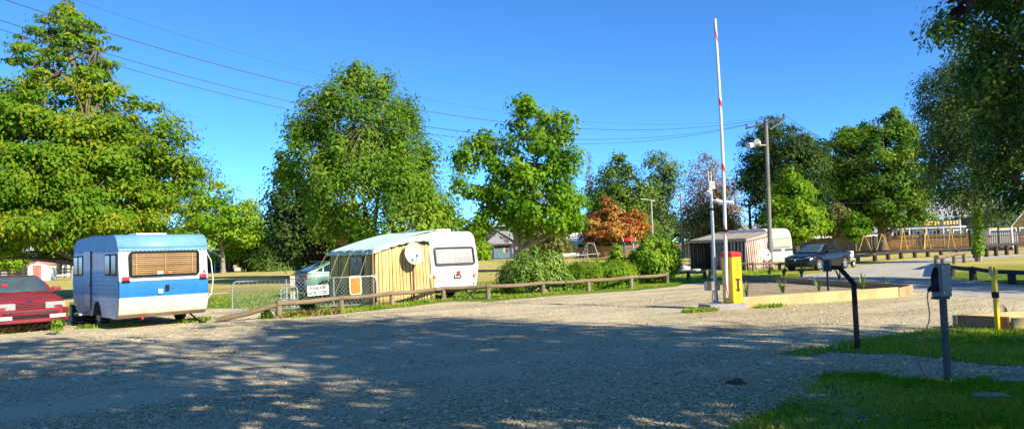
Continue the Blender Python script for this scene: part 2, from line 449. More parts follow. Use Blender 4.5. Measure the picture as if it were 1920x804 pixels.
# ------------------------------------------------------------------ world, sun, render look
SUN_EL, SUN_AZ = R(31), Vector((.75, -.66))          # sun stands right of and behind the camera
w = bpy.data.worlds.new('World'); S.world = w; w.use_nodes = True
nt = w.node_tree; bg = nt.nodes['Background']
sky = nt.nodes.new('ShaderNodeTexSky'); sky.sky_type = 'NISHITA'; sky.sun_disc = False
sky.sun_elevation = SUN_EL; sky.sun_rotation = math.atan2(SUN_AZ.x, SUN_AZ.y)
sky.air_density = .52; sky.dust_density = 0; sky.ozone_density = 7; sky.altitude = 3000
hs = nt.nodes.new('ShaderNodeHueSaturation'); hs.inputs['Saturation'].default_value = 1.08; hs.inputs['Hue'].default_value = .494
nt.links.new(sky.outputs[0], hs.inputs['Color']); nt.links.new(hs.outputs[0], bg.inputs[0]); bg.inputs[1].default_value = .138
sd = bpy.data.lights.new('sun', 'SUN'); sd.energy = 3.75; sd.angle = R(.5); sd.color = (1, .9, .69)
so = bpy.data.objects.new('sun', sd); C.objects.link(so)
sv = Vector((SUN_AZ.x * math.cos(SUN_EL), SUN_AZ.y * math.cos(SUN_EL), math.sin(SUN_EL) * SUN_AZ.length)).normalized()
so.rotation_euler = sv.to_track_quat('Z', 'Y').to_euler()
vs = S.view_settings; vs.view_transform = 'Standard'; vs.look = 'None'; vs.exposure = 1.45; vs.gamma = 1; vs.use_curve_mapping = False

# ------------------------------------------------------------------ ground sheets
def lawn_material():
    m, nt, b = _nt('mown_lawn'); b.inputs['Roughness'].default_value = .9; b.inputs['Specular IOR Level'].default_value = .1
    tc = N(nt, 'ShaderNodeTexCoord'); sp = N(nt, 'ShaderNodeSeparateXYZ'); L(nt, tc, 'Object', sp, 0)
    mp = N(nt, 'ShaderNodeMapping'); mp.inputs['Scale'].default_value = (.05, .42, 1); mp.inputs['Rotation'].default_value = (0, 0, R(-6)); L(nt, tc, 'Object', mp, 0)
    st = N(nt, 'ShaderNodeTexNoise', i_Scale=1.0, i_Detail=5.0, i_Roughness=.6); L(nt, mp, 0, st, 0)
    n1 = N(nt, 'ShaderNodeTexNoise', i_Scale=.22, i_Detail=6.0, i_Roughness=.65); L(nt, tc, 'Object', n1, 0)
    # the grass is watered green near the road and parched further out
    d = N(nt, 'ShaderNodeMapRange'); d.inputs[1].default_value = 29; d.inputs[2].default_value = 44; L(nt, sp, 'Y', d, 0)
    a1 = N(nt, 'ShaderNodeMath', operation='MULTIPLY_ADD'); a1.inputs[1].default_value = .9; L(nt, st, 'Fac', a1, 0)
    s1 = N(nt, 'ShaderNodeMath', operation='MULTIPLY_ADD'); s1.inputs[1].default_value = .9; s1.inputs[2].default_value = -.78; L(nt, n1, 'Fac', s1, 0); L(nt, s1, 0, a1, 2)
    ad = N(nt, 'ShaderNodeMath', operation='MULTIPLY_ADD'); ad.inputs[1].default_value = .62; L(nt, d, 0, ad, 0); L(nt, a1, 0, ad, 2)
    r = ramp(nt, [(.0, (.1, .18, .02)), (.3, (.19, .25, .035)), (.5, (.34, .32, .07)), (.75, (.5, .41, .13)), (1, (.56, .45, .18))]); L(nt, ad, 0, r, 0)
    f = N(nt, 'ShaderNodeTexNoise', i_Scale=30.0, i_Detail=5.0, i_Roughness=.8); L(nt, tc, 'Object', f, 0)
    r2 = ramp(nt, [(.3, (.62, .62, .6)), (.7, (1.25, 1.25, 1.2))]); L(nt, f, 'Fac', r2, 0)
    mx = N(nt, 'ShaderNodeMix', data_type='RGBA', blend_type='MULTIPLY'); mx.inputs['Factor'].default_value = 1
    L(nt, r, 0, mx, 6); L(nt, r2, 0, mx, 7); L(nt, mx, 2, b, 'Base Color')
    bp = N(nt, 'ShaderNodeBump', i_Strength=.9, i_Distance=.05); L(nt, f, 'Fac', bp, 'Height'); L(nt, bp, 'Normal', b, 'Normal')
    return m

def gravel_material(name, stops, patch, cell=40, bump=1.0, fines=(.52, .45, .32), amt=.85):
    m, nt, b = _nt(name); b.inputs['Roughness'].default_value = .85; b.inputs['Specular IOR Level'].default_value = .2
    tc = N(nt, 'ShaderNodeTexCoord')
    wv = N(nt, 'ShaderNodeTexNoise', i_Scale=9.0, i_Detail=2.0); L(nt, tc, 'Object', wv, 0)
    mv = N(nt, 'ShaderNodeMix', data_type='RGBA', blend_type='ADD'); mv.inputs['Factor'].default_value = .05; L(nt, tc, 'Object', mv, 6); L(nt, wv, 'Color', mv, 7)
    v = N(nt, 'ShaderNodeTexVoronoi', i_Scale=float(cell)); L(nt, mv, 2, v, 'Vector')
    sx = N(nt, 'ShaderNodeSeparateColor'); L(nt, v, 'Color', sx, 0)
    r = ramp(nt, stops); L(nt, sx, 0, r, 0)
    n1 = N(nt, 'ShaderNodeTexNoise', i_Scale=.35, i_Detail=7.0, i_Roughness=.7); L(nt, tc, 'Object', n1, 0)
    r1 = ramp(nt, patch); L(nt, n1, 'Fac', r1, 0)
    mx = N(nt, 'ShaderNodeMix', data_type='RGBA', blend_type='MULTIPLY'); mx.inputs['Factor'].default_value = 1
    L(nt, r, 0, mx, 6); L(nt, r1, 0, mx, 7)
    # patches where the stones are ground to fines, drawn out along the wheel tracks
    mp = N(nt, 'ShaderNodeMapping', vector_type='TEXTURE'); mp.inputs['Scale'].default_value = (11, 1.9, 1); mp.inputs['Rotation'].default_value = (0, 0, R(31)); L(nt, tc, 'Object', mp, 0)
    n2 = N(nt, 'ShaderNodeTexNoise', i_Scale=1.2, i_Detail=7.0, i_Roughness=.65); L(nt, mp, 0, n2, 0)
    r2 = ramp(nt, [(.42, (0, 0, 0)), (.56, (amt,) * 3)]); L(nt, n2, 'Fac', r2, 0)
    m2 = N(nt, 'ShaderNodeMix', data_type='RGBA'); L(nt, r2, 0, m2, 0); L(nt, mx, 2, m2, 6); m2.inputs[7].default_value = c4(fines)
    n5 = N(nt, 'ShaderNodeTexNoise', i_Scale=13.0, i_Detail=6.0, i_Roughness=.8); L(nt, tc, 'Object', n5, 0)
    r5 = ramp(nt, [(.32, (.68, .67, .65)), (.5, (1, 1, 1)), (.7, (1.2, 1.2, 1.18))]); L(nt, n5, 'Fac', r5, 0)
    m5 = N(nt, 'ShaderNodeMix', data_type='RGBA', blend_type='MULTIPLY'); m5.inputs['Factor'].default_value = 1; L(nt, m2, 2, m5, 6); L(nt, r5, 0, m5, 7)
    L(nt, m5, 2, b, 'Base Color')
    inv = N(nt, 'ShaderNodeMath', operation='SUBTRACT'); inv.inputs[0].default_value = 1; L(nt, v, 'Distance', inv, 1)
    h0 = N(nt, 'ShaderNodeMath', operation='MULTIPLY_ADD'); h0.inputs[1].default_value = .7; L(nt, sx, 1, h0, 0); L(nt, inv, 0, h0, 2)
    k1 = N(nt, 'ShaderNodeMath', operation='MULTIPLY_ADD'); k1.inputs[1].default_value = -.85; k1.inputs[2].default_value = 1; L(nt, r2, 0, k1, 0)
    h = N(nt, 'ShaderNodeMath', operation='MULTIPLY'); L(nt, h0, 0, h, 0); L(nt, k1, 0, h, 1)
    n3 = N(nt, 'ShaderNodeTexNoise', i_Scale=1.1, i_Detail=4.0); L(nt, tc, 'Object', n3, 0)
    bp = N(nt, 'ShaderNodeBump', i_Strength=bump, i_Distance=.022); L(nt, h, 0, bp, 'Height')
    b2 = N(nt, 'ShaderNodeBump', i_Strength=.4, i_Distance=.2); L(nt, n3, 'Fac', b2, 'Height'); L(nt, bp, 'Normal', b2, 'Normal'); L(nt, b2, 'Normal', b, 'Normal')
    return m

M['lawn'] = lawn_material()
M['gravel'] = gravel_material('tan_gravel', [(0, (.15, .12, .078)), (.35, (.46, .38, .235)), (.7, (.6, .5, .31)), (1, (.76, .66, .45))],
                              [(.3, (.8, .8, .82)), (.55, (1.02, 1, .98)), (.75, (1.1, 1.05, .96))])
M['road'] = gravel_material('grey_road_gravel', [(0, (.28, .26, .22)), (.5, (.42, .39, .335)), (1, (.52, .485, .42))],
                            [(.3, (.85, .86, .88)), (.6, (1, 1, 1))], cell=34, bump=.4, fines=(.4, .38, .33))
M['bed'] = gravel_material('bed_gravel', [(0, (.2, .15, .1)), (.5, (.4, .31, .2)), (1, (.52, .43, .3))], [(.3, (.85, .85, .85)), (.6, (1, 1, 1))], cell=32, amt=.1)
M['soil'] = mat('grass_soil', (.22, .25, .08), .95, var=.45, scale=6, bump=.8, bscale=50, spec=.05)
def ragged(m, sc=1.7, lo=.4, hi=.47):
    nt = m.node_tree; b = nt.nodes['Principled BSDF']; out = nt.nodes['Material Output']; tc = N(nt, 'ShaderNodeTexCoord')
    n = N(nt, 'ShaderNodeTexNoise', i_Scale=sc, i_Detail=8.0, i_Roughness=.7); L(nt, tc, 'Object', n, 0)
    r = ramp(nt, [(lo, (0, 0, 0)), (hi, (1, 1, 1))]); L(nt, n, 'Fac', r, 0)
    t = N(nt, 'ShaderNodeBsdfTransparent'); ms = N(nt, 'ShaderNodeMixShader'); L(nt, r, 0, ms, 0); L(nt, t, 0, ms, 1); L(nt, b, 0, ms, 2); L(nt, ms, 0, out, 'Surface')
ragged(M['soil'])

def wob(pts, step=.5, amp=.22, seed=1, closed=True):
    g = random.Random(seed); out = []; n = len(pts)
    for i in range(n if closed else n - 1):
        a, b = Vector(pts[i]).to_2d(), Vector(pts[(i + 1) % n]).to_2d(); k = max(1, min(40, int((b - a).length / step)))
        for j in range(k):
            p = a.lerp(b, j / k); am = amp if j else amp * .5
            out.append((p.x + g.uniform(-am, am), p.y + g.uniform(-am, am)))
    return out
def sheet(name, pts, z, m, kind='structure'):
    mb = MB(); mb.add([(x, y, z) for x, y in pts], [list(range(len(pts)))])
    o = mb.build(name, m); o.data.update()
    return tag(o, kind=kind)

mb = MB(); mb.add([(-900, -300, 0), (900, -300, 0), (900, 1500, 0), (-900, 1500, 0)], [(0, 1, 2, 3)])
tag(mb.build('lawn', M['lawn']), kind='structure')
gp = lambda *a: [tuple(G(x, y).to_2d()) for x, y in a]
yard_edge = gp((-700, 640), (-200, 612), (0, 603), (60, 598), (120, 592), (170, 597), (235, 592), (330, 583), (395, 578), (440, 578), (520, 584), (545, 595), (600, 592), (645, 588), (738, 578), (832, 566), (917, 565),
               (1020, 556), (1108, 550), (1190, 545), (1255, 538), (1300, 531), (1335, 527), (1388, 524), (1480, 522), (1560, 520), (1700, 517), (1850, 528), (2000, 545), (2300, 570))
yard = wob(yard_edge + [(16, 10), (24, -30), (-40, -30), (-40, 8)], .6, .16, 3)
sheet('gravel_yard', yard, .004, M['gravel'])
road = wob(gp((1470, 527), (1500, 517), (1560, 508), (1600, 502), (1640, 494.5), (1690, 489), (1735, 485.5), (1800, 481), (1960, 474), (2100, 471)) +
           gp((2100, 473.5), (1960, 477.5), (1830, 487), (1770, 492), (1742, 499), (1745, 508), (1780, 521), (1830, 529), (1920, 537), (2300, 556), (2300, 590), (1920, 562), (1730, 548)), .7, .14, 5)
sheet('gravel_road', road, .008, M['road'])
track = wob(gp((-60, 566), (110, 561.5), (240, 556), (430, 547)) + gp((430, 550.5), (240, 561), (110, 568), (-60, 575)), .7, .12, 6)
sheet('gravel_track', track, .005, M['gravel'])
# the little lawn inside the bend of the road, on the right
oval_px = [(1786, 503), (1800, 497), (1850, 491), (1920, 485), (2050, 478), (2200, 490), (2200, 530), (2000, 527), (1920, 520), (1850, 517), (1805, 512)]

# grass patches at the photographer's feet
gA_px = [(1455, 664), (1500, 656), (1565, 652), (1590, 640), (1650, 633), (1690, 626), (1740, 620), (1790, 617), (1800, 606), (1860, 605), (2000, 602), (2200, 610), (2200, 700), (1920, 688), (1850, 684), (1760, 672), (1690, 664), (1640, 664), (1570, 660), (1520, 668)]
gB_px = [(1350, 840), (1375, 806), (1415, 786), (1470, 757), (1520, 738), (1528, 712), (1570, 700), (1640, 702), (1700, 712), (1770, 716), (1840, 708), (1920, 716), (2100, 720), (2300, 760), (2300, 1000), (1200, 1000)]
gA = wob(gp(*gA_px), .25, .09, 11); gB = wob(gp(*gB_px), .25, .1, 12)
sheet('grass_verge', gA, .012, M['soil']); sheet('grass_lawn', gB, .012, M['soil'])

M['blade'] = leafmat('grass_blade', (.08, .16, .01), (.22, .38, .03), (.42, .46, .1), trans=.45, rough=.6, spec=.2)
M['dryblade'] = leafmat('dry_grass_blade', (.2, .17, .06), (.34, .26, .1), (.5, .4, .18), trans=.25, rough=.8, spec=.1)
def scatter(poly, n, seed, thin=0):
    P = np.array(poly); g = np.random.default_rng(seed)
    Q = np.stack([g.uniform(P[:, 0].min(), P[:, 0].max(), n), g.uniform(P[:, 1].min(), P[:, 1].max(), n)], 1)
    c = P.mean(0); ins = poly_mask(Q, poly); near = poly_mask(Q + g.normal(0, .3, Q.shape), poly)
    Q = Q[(ins & near) | (near & (g.uniform(0, 1, n) < .12))]
    if thin: Q = Q[(vnoise(Q, 2.6, seed + 3) + vnoise(Q, .9, seed + 4) > g.uniform(-2.4, thin, len(Q)))]
    vis = (np.abs(Q[:, 0]) < .76 * Q[:, 1] + .5) & (Q[:, 1] > 5.5)
    return Q[vis]
QB = scatter([(x, y) for x, y in gB], 150000, 21, 2.0)
blades('short_grass', QB, .012, .05, .011, M['blade'], 31, lean=.95, tint0=.66, tvar=.3, kind='stuff')
QA = scatter([(x, y) for x, y in gA], 70000, 22, 2.2)
blades('short_grass', QA, .012, .055, .014, M['blade'], 32, lean=.8, tint0=.62, tvar=.28, kind='stuff')

# grass growing along the foot of the low rail fence and round the parked caravan
def strip(px_pts, width, n, seed):
    g = np.random.default_rng(seed); pts = [G(*p) for p in px_pts]; out = []
    ls = [(pts[i + 1] - pts[i]).length for i in range(len(pts) - 1)]; tot = sum(ls)
    for i in range(len(pts) - 1):
        k = int(n * ls[i] / tot); t = g.uniform(0, 1, k); d = (pts[i + 1] - pts[i]).normalized(); nn = Vector((-d.y, d.x))
        o = np.abs(g.normal(0, .5, k)) * width
        out.append(np.stack([pts[i].x + (pts[i + 1].x - pts[i].x) * t + nn.x * o + g.normal(0, .05, k), pts[i].y + (pts[i + 1].y - pts[i].y) * t + nn.y * o + g.normal(0, .05, k)], 1))
    return np.concatenate(out)
fl = [(540, 598), (640, 586), (735, 575.5), (831, 563.5), (915, 562), (1018, 553), (1104, 547.5), (1183, 542), (1255, 535), (1300, 528.5)]
Q = strip(fl, 1.0, 16000, 41); Q = Q[vnoise(Q, 1.6, 3) > -.25]
blades('verge_grass', Q, 0, .075, .022, M['blade'], 42, lean=.8, tint0=.68, tvar=.3)
Q = np.concatenate([strip([(1290, 587), (1345, 583)], .25, 500, 43), strip([(1420, 578), (1470, 576)], .12, 260, 44), strip([(345, 606), (395, 600)], .3, 700, 45), strip([(140, 617), (250, 612)], .35, 420, 46),
                    strip([(1365, 524), (1500, 517)], 1.2, 2600, 47), strip([(1330, 521), (1480, 509)], 2.2, 3000, 48)])
blades('tufty_grass', Q, 0, .1, .02, M['blade'], 49, lean=.8, tint0=.6, tvar=.25)
Q = np.concatenate([strip([(-10, 628), (110, 616)], .5, 1900, 51), strip([(520, 598), (640, 588)], .4, 300, 52)])
blades('dry_grass', Q, 0, .17, .02, M['dryblade'], 53, lean=.9)
# grass on the lawns close enough to read as blades
lawn_poly = gp((395, 576), (540, 590), (735, 572), (915, 558), (1104, 543), (1255, 530), (1330, 520), (1330, 508), (1100, 512), (915, 530), (500, 548), (395, 556))
Q = scatter(lawn_poly, 60000, 55, .9)
blades('lawn_grass', Q, 0, .06, .03, M['blade'], 56, lean=1.0, tint0=.72, tvar=.25)

# loose stones of the gravel, near enough to be seen one by one
def stones(n, seed):
    g = np.random.default_rng(seed)
    y = 6.2 + (36 - 6.2) * g.uniform(0, 1, n) ** 1.6; x = g.uniform(-.78, .78, n) * y
    Q = np.stack([x, y], 1)
    Q = Q[poly_mask(Q, yard) & ~poly_mask(Q, road) & ~poly_mask(Q, [tuple(p) for p in gp((1384, 520), (1720, 540), (1690, 556), (1392, 577))]) & ~poly_mask(Q, [tuple(p) for p in gA]) & ~poly_mask(Q, [tuple(p) for p in gB])]
    al = Q[:, 0] * .857 + Q[:, 1] * .515; ac = -Q[:, 0] * .515 + Q[:, 1] * .857
    thick = vnoise(np.stack([al * .12, ac], 1), .95, 9) + .5 * vnoise(Q, 2.0, 10)
    Q = Q[thick + .25 + .9 * np.clip((Q[:, 0] * .5 - Q[:, 1] + 9) / 3, -.6, 1) > g.uniform(-.9, 1.4, len(Q))]; n = len(Q)
    o = np.array([(1, 0, 0), (0, 1, 0), (-1, 0, 0), (0, -1, 0), (0, 0, 1), (0, 0, -1)], float)
    fc = np.array([(0, 1, 4), (1, 2, 4), (2, 3, 4), (3, 0, 4)])
    sz = .0078 * np.exp(g.normal(0, .42, n)) * (1 + .004 * Q[:, 1])
    V = o[None] * (1 + g.normal(0, .28, (n, 6, 3))) + g.normal(0, .16, (n, 6, 3))
    a = g.uniform(0, 6.28, n); ca, sa = np.cos(a)[:, None], np.sin(a)[:, None]
    V[:, :, 0] *= 1.35; V[:, :, 2] *= .62
    X = V[:, :, 0] * ca - V[:, :, 1] * sa; Y = V[:, :, 0] * sa + V[:, :, 1] * ca
    V = np.stack([X, Y, V[:, :, 2]], 2) * sz[:, None, None]
    V[:, :, 0] += Q[:, 0:1]; V[:, :, 1] += Q[:, 1:2]; V[:, :, 2] += (.004 + sz * .3)[:, None]
    P = V[:, fc].reshape(-1, 3)
    t = np.repeat(g.uniform(0, 1, n), 4)
    return np_mesh('loose_gravel', P, 3, M['stone'], None, t)
def stonemat():
    m, nt, b = _nt('loose_stone'); b.inputs['Roughness'].default_value = .8; b.inputs['Specular IOR Level'].default_value = .25
    a = N(nt, 'ShaderNodeAttribute', attribute_name='tint')
    r = ramp(nt, [(0, (.17, .145, .11)), (.3, (.4, .335, .22)), (.7, (.58, .49, .32)), (.93, (.68, .59, .42)), (1, (.36, .22, .15))]); L(nt, a, 'Fac', r, 0); L(nt, r, 0, b, 'Base Color')
    return m
M['stone'] = stonemat()
tag(stones(400000, 61), kind='stuff')

X3, Y3, Z3 = Vector((1, 0, 0)), Vector((0, 1, 0)), Vector((0, 0, 1))
def wheel(parent, c, axis, r=.31, wdt=.19, rim='alloy', spokes=5, name='wheel', hubcap=False):
    """tyre with its rim as a child; axis points out of the car"""
    axis = Vector(axis).normalized(); T = frame(c, axis.cross(Z3), Z3)
    if (T.to_3x3() @ Z3).dot(axis) < 0: T = frame(c, Z3.cross(axis), Z3)
    rr = r * .64
    t = MB().lathe([(rr, -wdt * .5), (r * .93, -wdt * .5), (r, -wdt * .36), (r, wdt * .36), (r * .93, wdt * .5), (rr, wdt * .48), (rr * .97, wdt * .1)], T, 28)
    o = t.build(name, M['rubber'], parent, smooth=50)
    m = MB()
    if hubcap:
        m.lathe([(rr * .99, wdt * .40), (rr * .8, wdt * .5), (rr * .3, wdt * .53), (0.001, wdt * .54)], T, 24)
        for k in range(8):
            a = 2 * math.pi * k / 8; m.box((rr * .72 * math.cos(a), rr * .72 * math.sin(a), wdt * .5), (.05, .02, .015), rz=a, T=T)
    else:
        m.lathe([(rr, wdt * .46), (rr * .9, wdt * .46), (rr * .88, wdt * .1)], T, 28)
        m.lathe([(rr * .24, wdt * .25), (rr * .24, wdt * .42), (.001, wdt * .44)], T, 14)
        for k in range(spokes):
            a = 2 * math.pi * k / spokes + .3
            m.box((rr * .54 * math.cos(a), rr * .54 * math.sin(a), wdt * .36), (rr * .74, rr * .24, wdt * .12), rz=a, T=T)
    m.build('rim', M[rim], o, smooth=40)
    d = MB().lathe([(rr * .96, wdt * .06), (.001, wdt * .06)], T, 20); d.build('brake_disc', M['darkplastic'], o)
    return o

def smooth_interp(keys, s):
    if s <= keys[0][0]: return keys[0][1]
    for (a, va), (b, vb) in zip(keys, keys[1:]):
        if s <= b:
            t = (s - a) / (b - a); t = t * t * (3 - 2 * t) if len(keys) < 0 else t
            return va + (vb - va) * t
    return keys[-1][1]

def car(root, sp, paint):
    """body lofted from stations along the length; x forward, front bumper at +Lc/2"""
    Lc, Wd = sp['L'], sp['W'] / 2; hx = Lc / 2
    fa, ra = sp['front_axle'], sp['rear_axle']; ar = sp['arch']; wr = sp['wheel_r']
    ss = sorted(set([0, .02, .05, .1, .16, .24, .34, Lc - .34, Lc - .24, Lc - .16, Lc - .1, Lc - .05, Lc - .02, Lc] + [i * Lc / 70 for i in range(71)] +
                    [a + ar * math.cos(R(k)) for a in (fa, ra) for k in range(0, 181, 12)] + [a + q * (ar + .004) for a in (fa, ra) for q in (-1, 1)]))
    rows = []
    for s in ss:
        w_ = Wd * smooth_interp(sp['plan'], s); zs = smooth_interp(sp['shoulder'], s); zc = smooth_interp(sp['deck'], s); zb = smooth_interp(sp['sill'], s)
        for a in (fa, ra):
            if abs(s - a) < ar: zb = max(zb, wr + math.sqrt(ar * ar - (s - a) ** 2))
        zb = min(zb, zs - .08); h = zs - zb
        bul = sp.get('bulge', .02)
        half = [(w_ - .045 - bul, zb), (w_ - .012, zb + h * .25), (w_, zb + h * .55), (w_ - .008, zb + h * .8), (w_ - .035, zs - .01), (w_ - .075, zs + (zc - zs) * .35), (w_ * .72, zs + (zc - zs) * .8), (w_ * .38, zc - .006), (0, zc)]
        x = hx - s
        rows.append([Vector((x, y, z)) for y, z in half] + [Vector((x, -y, z)) for y, z in half[-2::-1]])
    mb = MB().grid(rows); nc = len(rows[0])
    mb.f.append(list(range(nc))); mb.f.append([len(mb.v) - nc + k for k in range(nc)][::-1])
    mb.build('body', paint, root, smooth=38)
    MB().box((0, 0, .36), (Lc - .5, Wd * 1.4, .34)).build('underbody', M['dark'], root)
    # cabin
    a0, a1, a2, a3 = sp['cabin']; zb0, zb3, zr = sp['belt'][0], sp['belt'][1], sp['H']
    wb, wt = Wd * .93, Wd * sp.get('roof_w', .68)
    def belt(s): return zb0 + (zb3 - zb0) * (s - a0) / (a3 - a0)
    def ztop(s):
        if s < a1: t = (s - a0) / (a1 - a0); return zb0 + (zr - .03 - zb0) * t
        if s < a2: t = (s - a1) / (a2 - a1); return zr - .03 + .03 * math.sin(math.pi * min(1, t * 1.1)) 
        t = (s - a2) / (a3 - a2); return zr - .035 + (zb3 - zr + .035) * t
    def yside(s, z):
        b = belt(s); f = max(0, min(1, (z - b) / (zr - b + 1e-6)))
        q = 1 - .0 * s
        end = min(1, (s - a0 + .25) / .6, (a3 - s + .35) / .6)
        return (wb + (wt - wb) * (f ** 1.25)) * (.93 + .07 * end)
    rows = []
    for k in range(41):
        s = a0 + (a3 - a0) * k / 40; b = belt(s) - .02; z = max(ztop(s), b + .003)
        hf = [(yside(s, b), b), (yside(s, b + (z - b) * .4), b + (z - b) * .4), (yside(s, b + (z - b) * .8), b + (z - b) * .8), (yside(s, z) - .03, z - .012 * min(1, (z - b) * 8)), (yside(s, z) * .55, z + .012 * min(1, (z - b) * 4)), (0, z + .018 * min(1, (z - b) * 4))]
        rows.append([Vector((hx - s, y, zz)) for y, zz in hf] + [Vector((hx - s, -y, zz)) for y, zz in hf[-2::-1]])
    MB().grid(rows).build('cabin', paint, root, smooth=35)
    # glass
    def side_pane(name, poly, mt, off=.006):
        for sgn in (1, -1):
            pts = []
            for s, f in poly:
                b = belt(s) + .02; z = b + (zr - .07 - b) * f
                pts.append(Vector((hx - s, sgn * (yside(s, z) + off), z)))
            m = MB(); m.add(pts, [list(range(len(pts)))]); m.build(name, mt, root, solid=.004)
    for poly in sp['side_windows']: side_pane('side_window', poly, M['darkglass'])
    def screen(name, s0, s1, z0, z1, inset=.09, trim=.04):
        rs = []
        for i in range(9):
            t = trim + (1 - 1.6 * trim) * i / 8; s = s0 + (s1 - s0) * t; z = z0 + (z1 - z0) * t
            y = yside(s, z) - inset; rs.append([Vector((hx - s, y * q, z + .016 - .006 * abs(q) + .012)) for q in (-1, -.6, -.2, .2, .6, 1)])
        MB().grid(rs).build(name, M['screenglass'], root, smooth=180, solid=.004)
    screen('windscreen', a0, a1, zb0, zr - .03)
    screen('rear_window', a3, a2, zb3, zr - .035)
    rim = sp.get('rim', 'alloy')
    for s in (fa, ra):
        for sg in (1, -1): wheel(root, (hx - s, sg * (Wd - .105), wr), (0, sg, 0), wr, .2, rim, hubcap=sp.get('hubcap', False))
    for sg in (1, -1):
        sm = a0 + .42
        mm = MB().box((hx - sm, sg * (Wd + .07), zb0 + .07), (.1, .2, .13)); mm.box((hx - sm, sg * (Wd - .05), zb0 + .03), (.05, .14, .05)); mm.build('wing_mirror', paint, root, bevel=.03)
    return hx, Wd

def pane(name, root, c, right, up, w_, h_, r, m, depth=.01):
    T = frame(c, right, up)
    return MB().prism(rrect(w_, h_, r), T, depth).build(name, m, root)

# ================================================================== red saloon at the left edge
M['redpaint'] = mat('dusty_red_paint', (.22, .02, .03), .45, .05, var=.22, scale=2.2, spec=.4, coat=.15)
fw = Vector((.70, -.71)).normalized(); hd = math.atan2(fw.y, fw.x)
fc = gx(57, 18.0, 620)
cpos = Vector((fc.x, fc.y, 0)) - Vector((fw.x, fw.y, 0)) * 2.2
rc = thing('parked_car', 'dusty red saloon car with grey bumper strips parked at the left edge', 'car', cpos, hd)
hx, Wd = car(rc, dict(L=4.4, W=1.7, H=1.37, front_axle=.86, rear_axle=3.42, arch=.35, wheel_r=.29, rim='galv_dull', hubcap=True,
     plan=[(0, .8), (.05, .86), (.14, .92), (.35, .965), (.8, 1), (3.5, 1), (4.2, .95), (4.4, .86)],
     shoulder=[(0, .6), (.1, .66), (.4, .78), (1.3, .87), (3.5, .9), (4.4, .88)], deck=[(0, .64), (.06, .71), (.2, .78), (.7, .87), (1.25, .93), (1.5, .93), (3.5, .95), (4.4, .93)],
     sill=[(0, .27), (.1, .2), (.5, .2), (3.9, .22), (4.4, .32)], cabin=(1.2, 1.95, 3.05, 3.75), belt=(.92, .95), roof_w=.69,
     side_windows=[[(1.62, .04), (2.05, .92), (2.5, .98), (2.5, .02)], [(2.56, .02), (2.56, .98), (3.0, .93), (3.35, .1)]]), M['redpaint'])
for sg in (1, -1):
    c = Vector((hx - .045, sg * .53, .645)); rt = Vector((-.22 * sg, 1, 0)).normalized()
    pane('headlight', rc, c, rt, Vector((-.18, 0, 1)), .46, .15, .02, M['lens'], .03)
    pane('indicator', rc, Vector((hx - .17, sg * .795, .645)), Vector((-.75 * sg, 1, 0)), Vector((-.1, 0, 1)), .13, .145, .02, M['amber'], .03)
    pane('bumper_lamp', rc, Vector((hx + .04, sg * .56, .385)), Vector((-.12 * sg, 1, 0)), Z3, .36, .09, .015, M['galv_dull'], .025)
g = MB()
for k in range(3): g.box((hx + .005, 0, .6 + .045 * k), (.05, .62, .018))
g.build('grille', M['redpaint'], rc)
pane('grille_back', rc, (hx - .012, 0, .645), Y3, Z3, .62, .15, .01, M['black'], .02)
b = MB()
for i, (z, d, hgt) in enumerate(((.5, .07, .14), (.3, .08, .1))):
    rows = []
    for k in range(15):
        y = -.83 + 1.66 * k / 14; x = hx + d - .17 * abs(y / .83) ** 3.2
        rows.append([Vector((x - .14, y, z - hgt / 2)), Vector((x - .02, y, z - hgt / 2)), Vector((x, y, z - hgt * .3)), Vector((x, y, z + hgt * .3)), Vector((x - .03, y, z + hgt / 2)), Vector((x - .14, y, z + hgt / 2))])
    b.grid(rows, closed=True)
b.build('bumper', M['redpaint'], rc, smooth=40)
pane('bumper_intake', rc, (hx + .012, 0, .4), Y3, Z3, .74, .1, .01, M['black'], .02)
pane('bumper_strip', rc, (hx + .068, 0, .505), Y3, Z3, 1.1, .035, .01, M['darkplastic'], .012)
T = frame((hx - .095, 0, .755), Y3, Vector((-.75, 0, .66)))
MB().prism([(.055 * math.cos(t * .52), .026 * math.sin(t * .52)) for t in range(12)], T, .014).build('bonnet_badge', M['chrome'], rc)
for q in (-.35, .2): MB().tube([(hx - 1.22, q, .95), (hx - 1.45, q + .35, 1.07)], .012, 4).build('wiper', M['black'], rc)
pane('windscreen_sticker', rc, (hx - 1.52, -.25, 1.13), Y3, Vector((-.75, 0, .46)), .12, .1, .02, M['red'], .012).location.x += .02

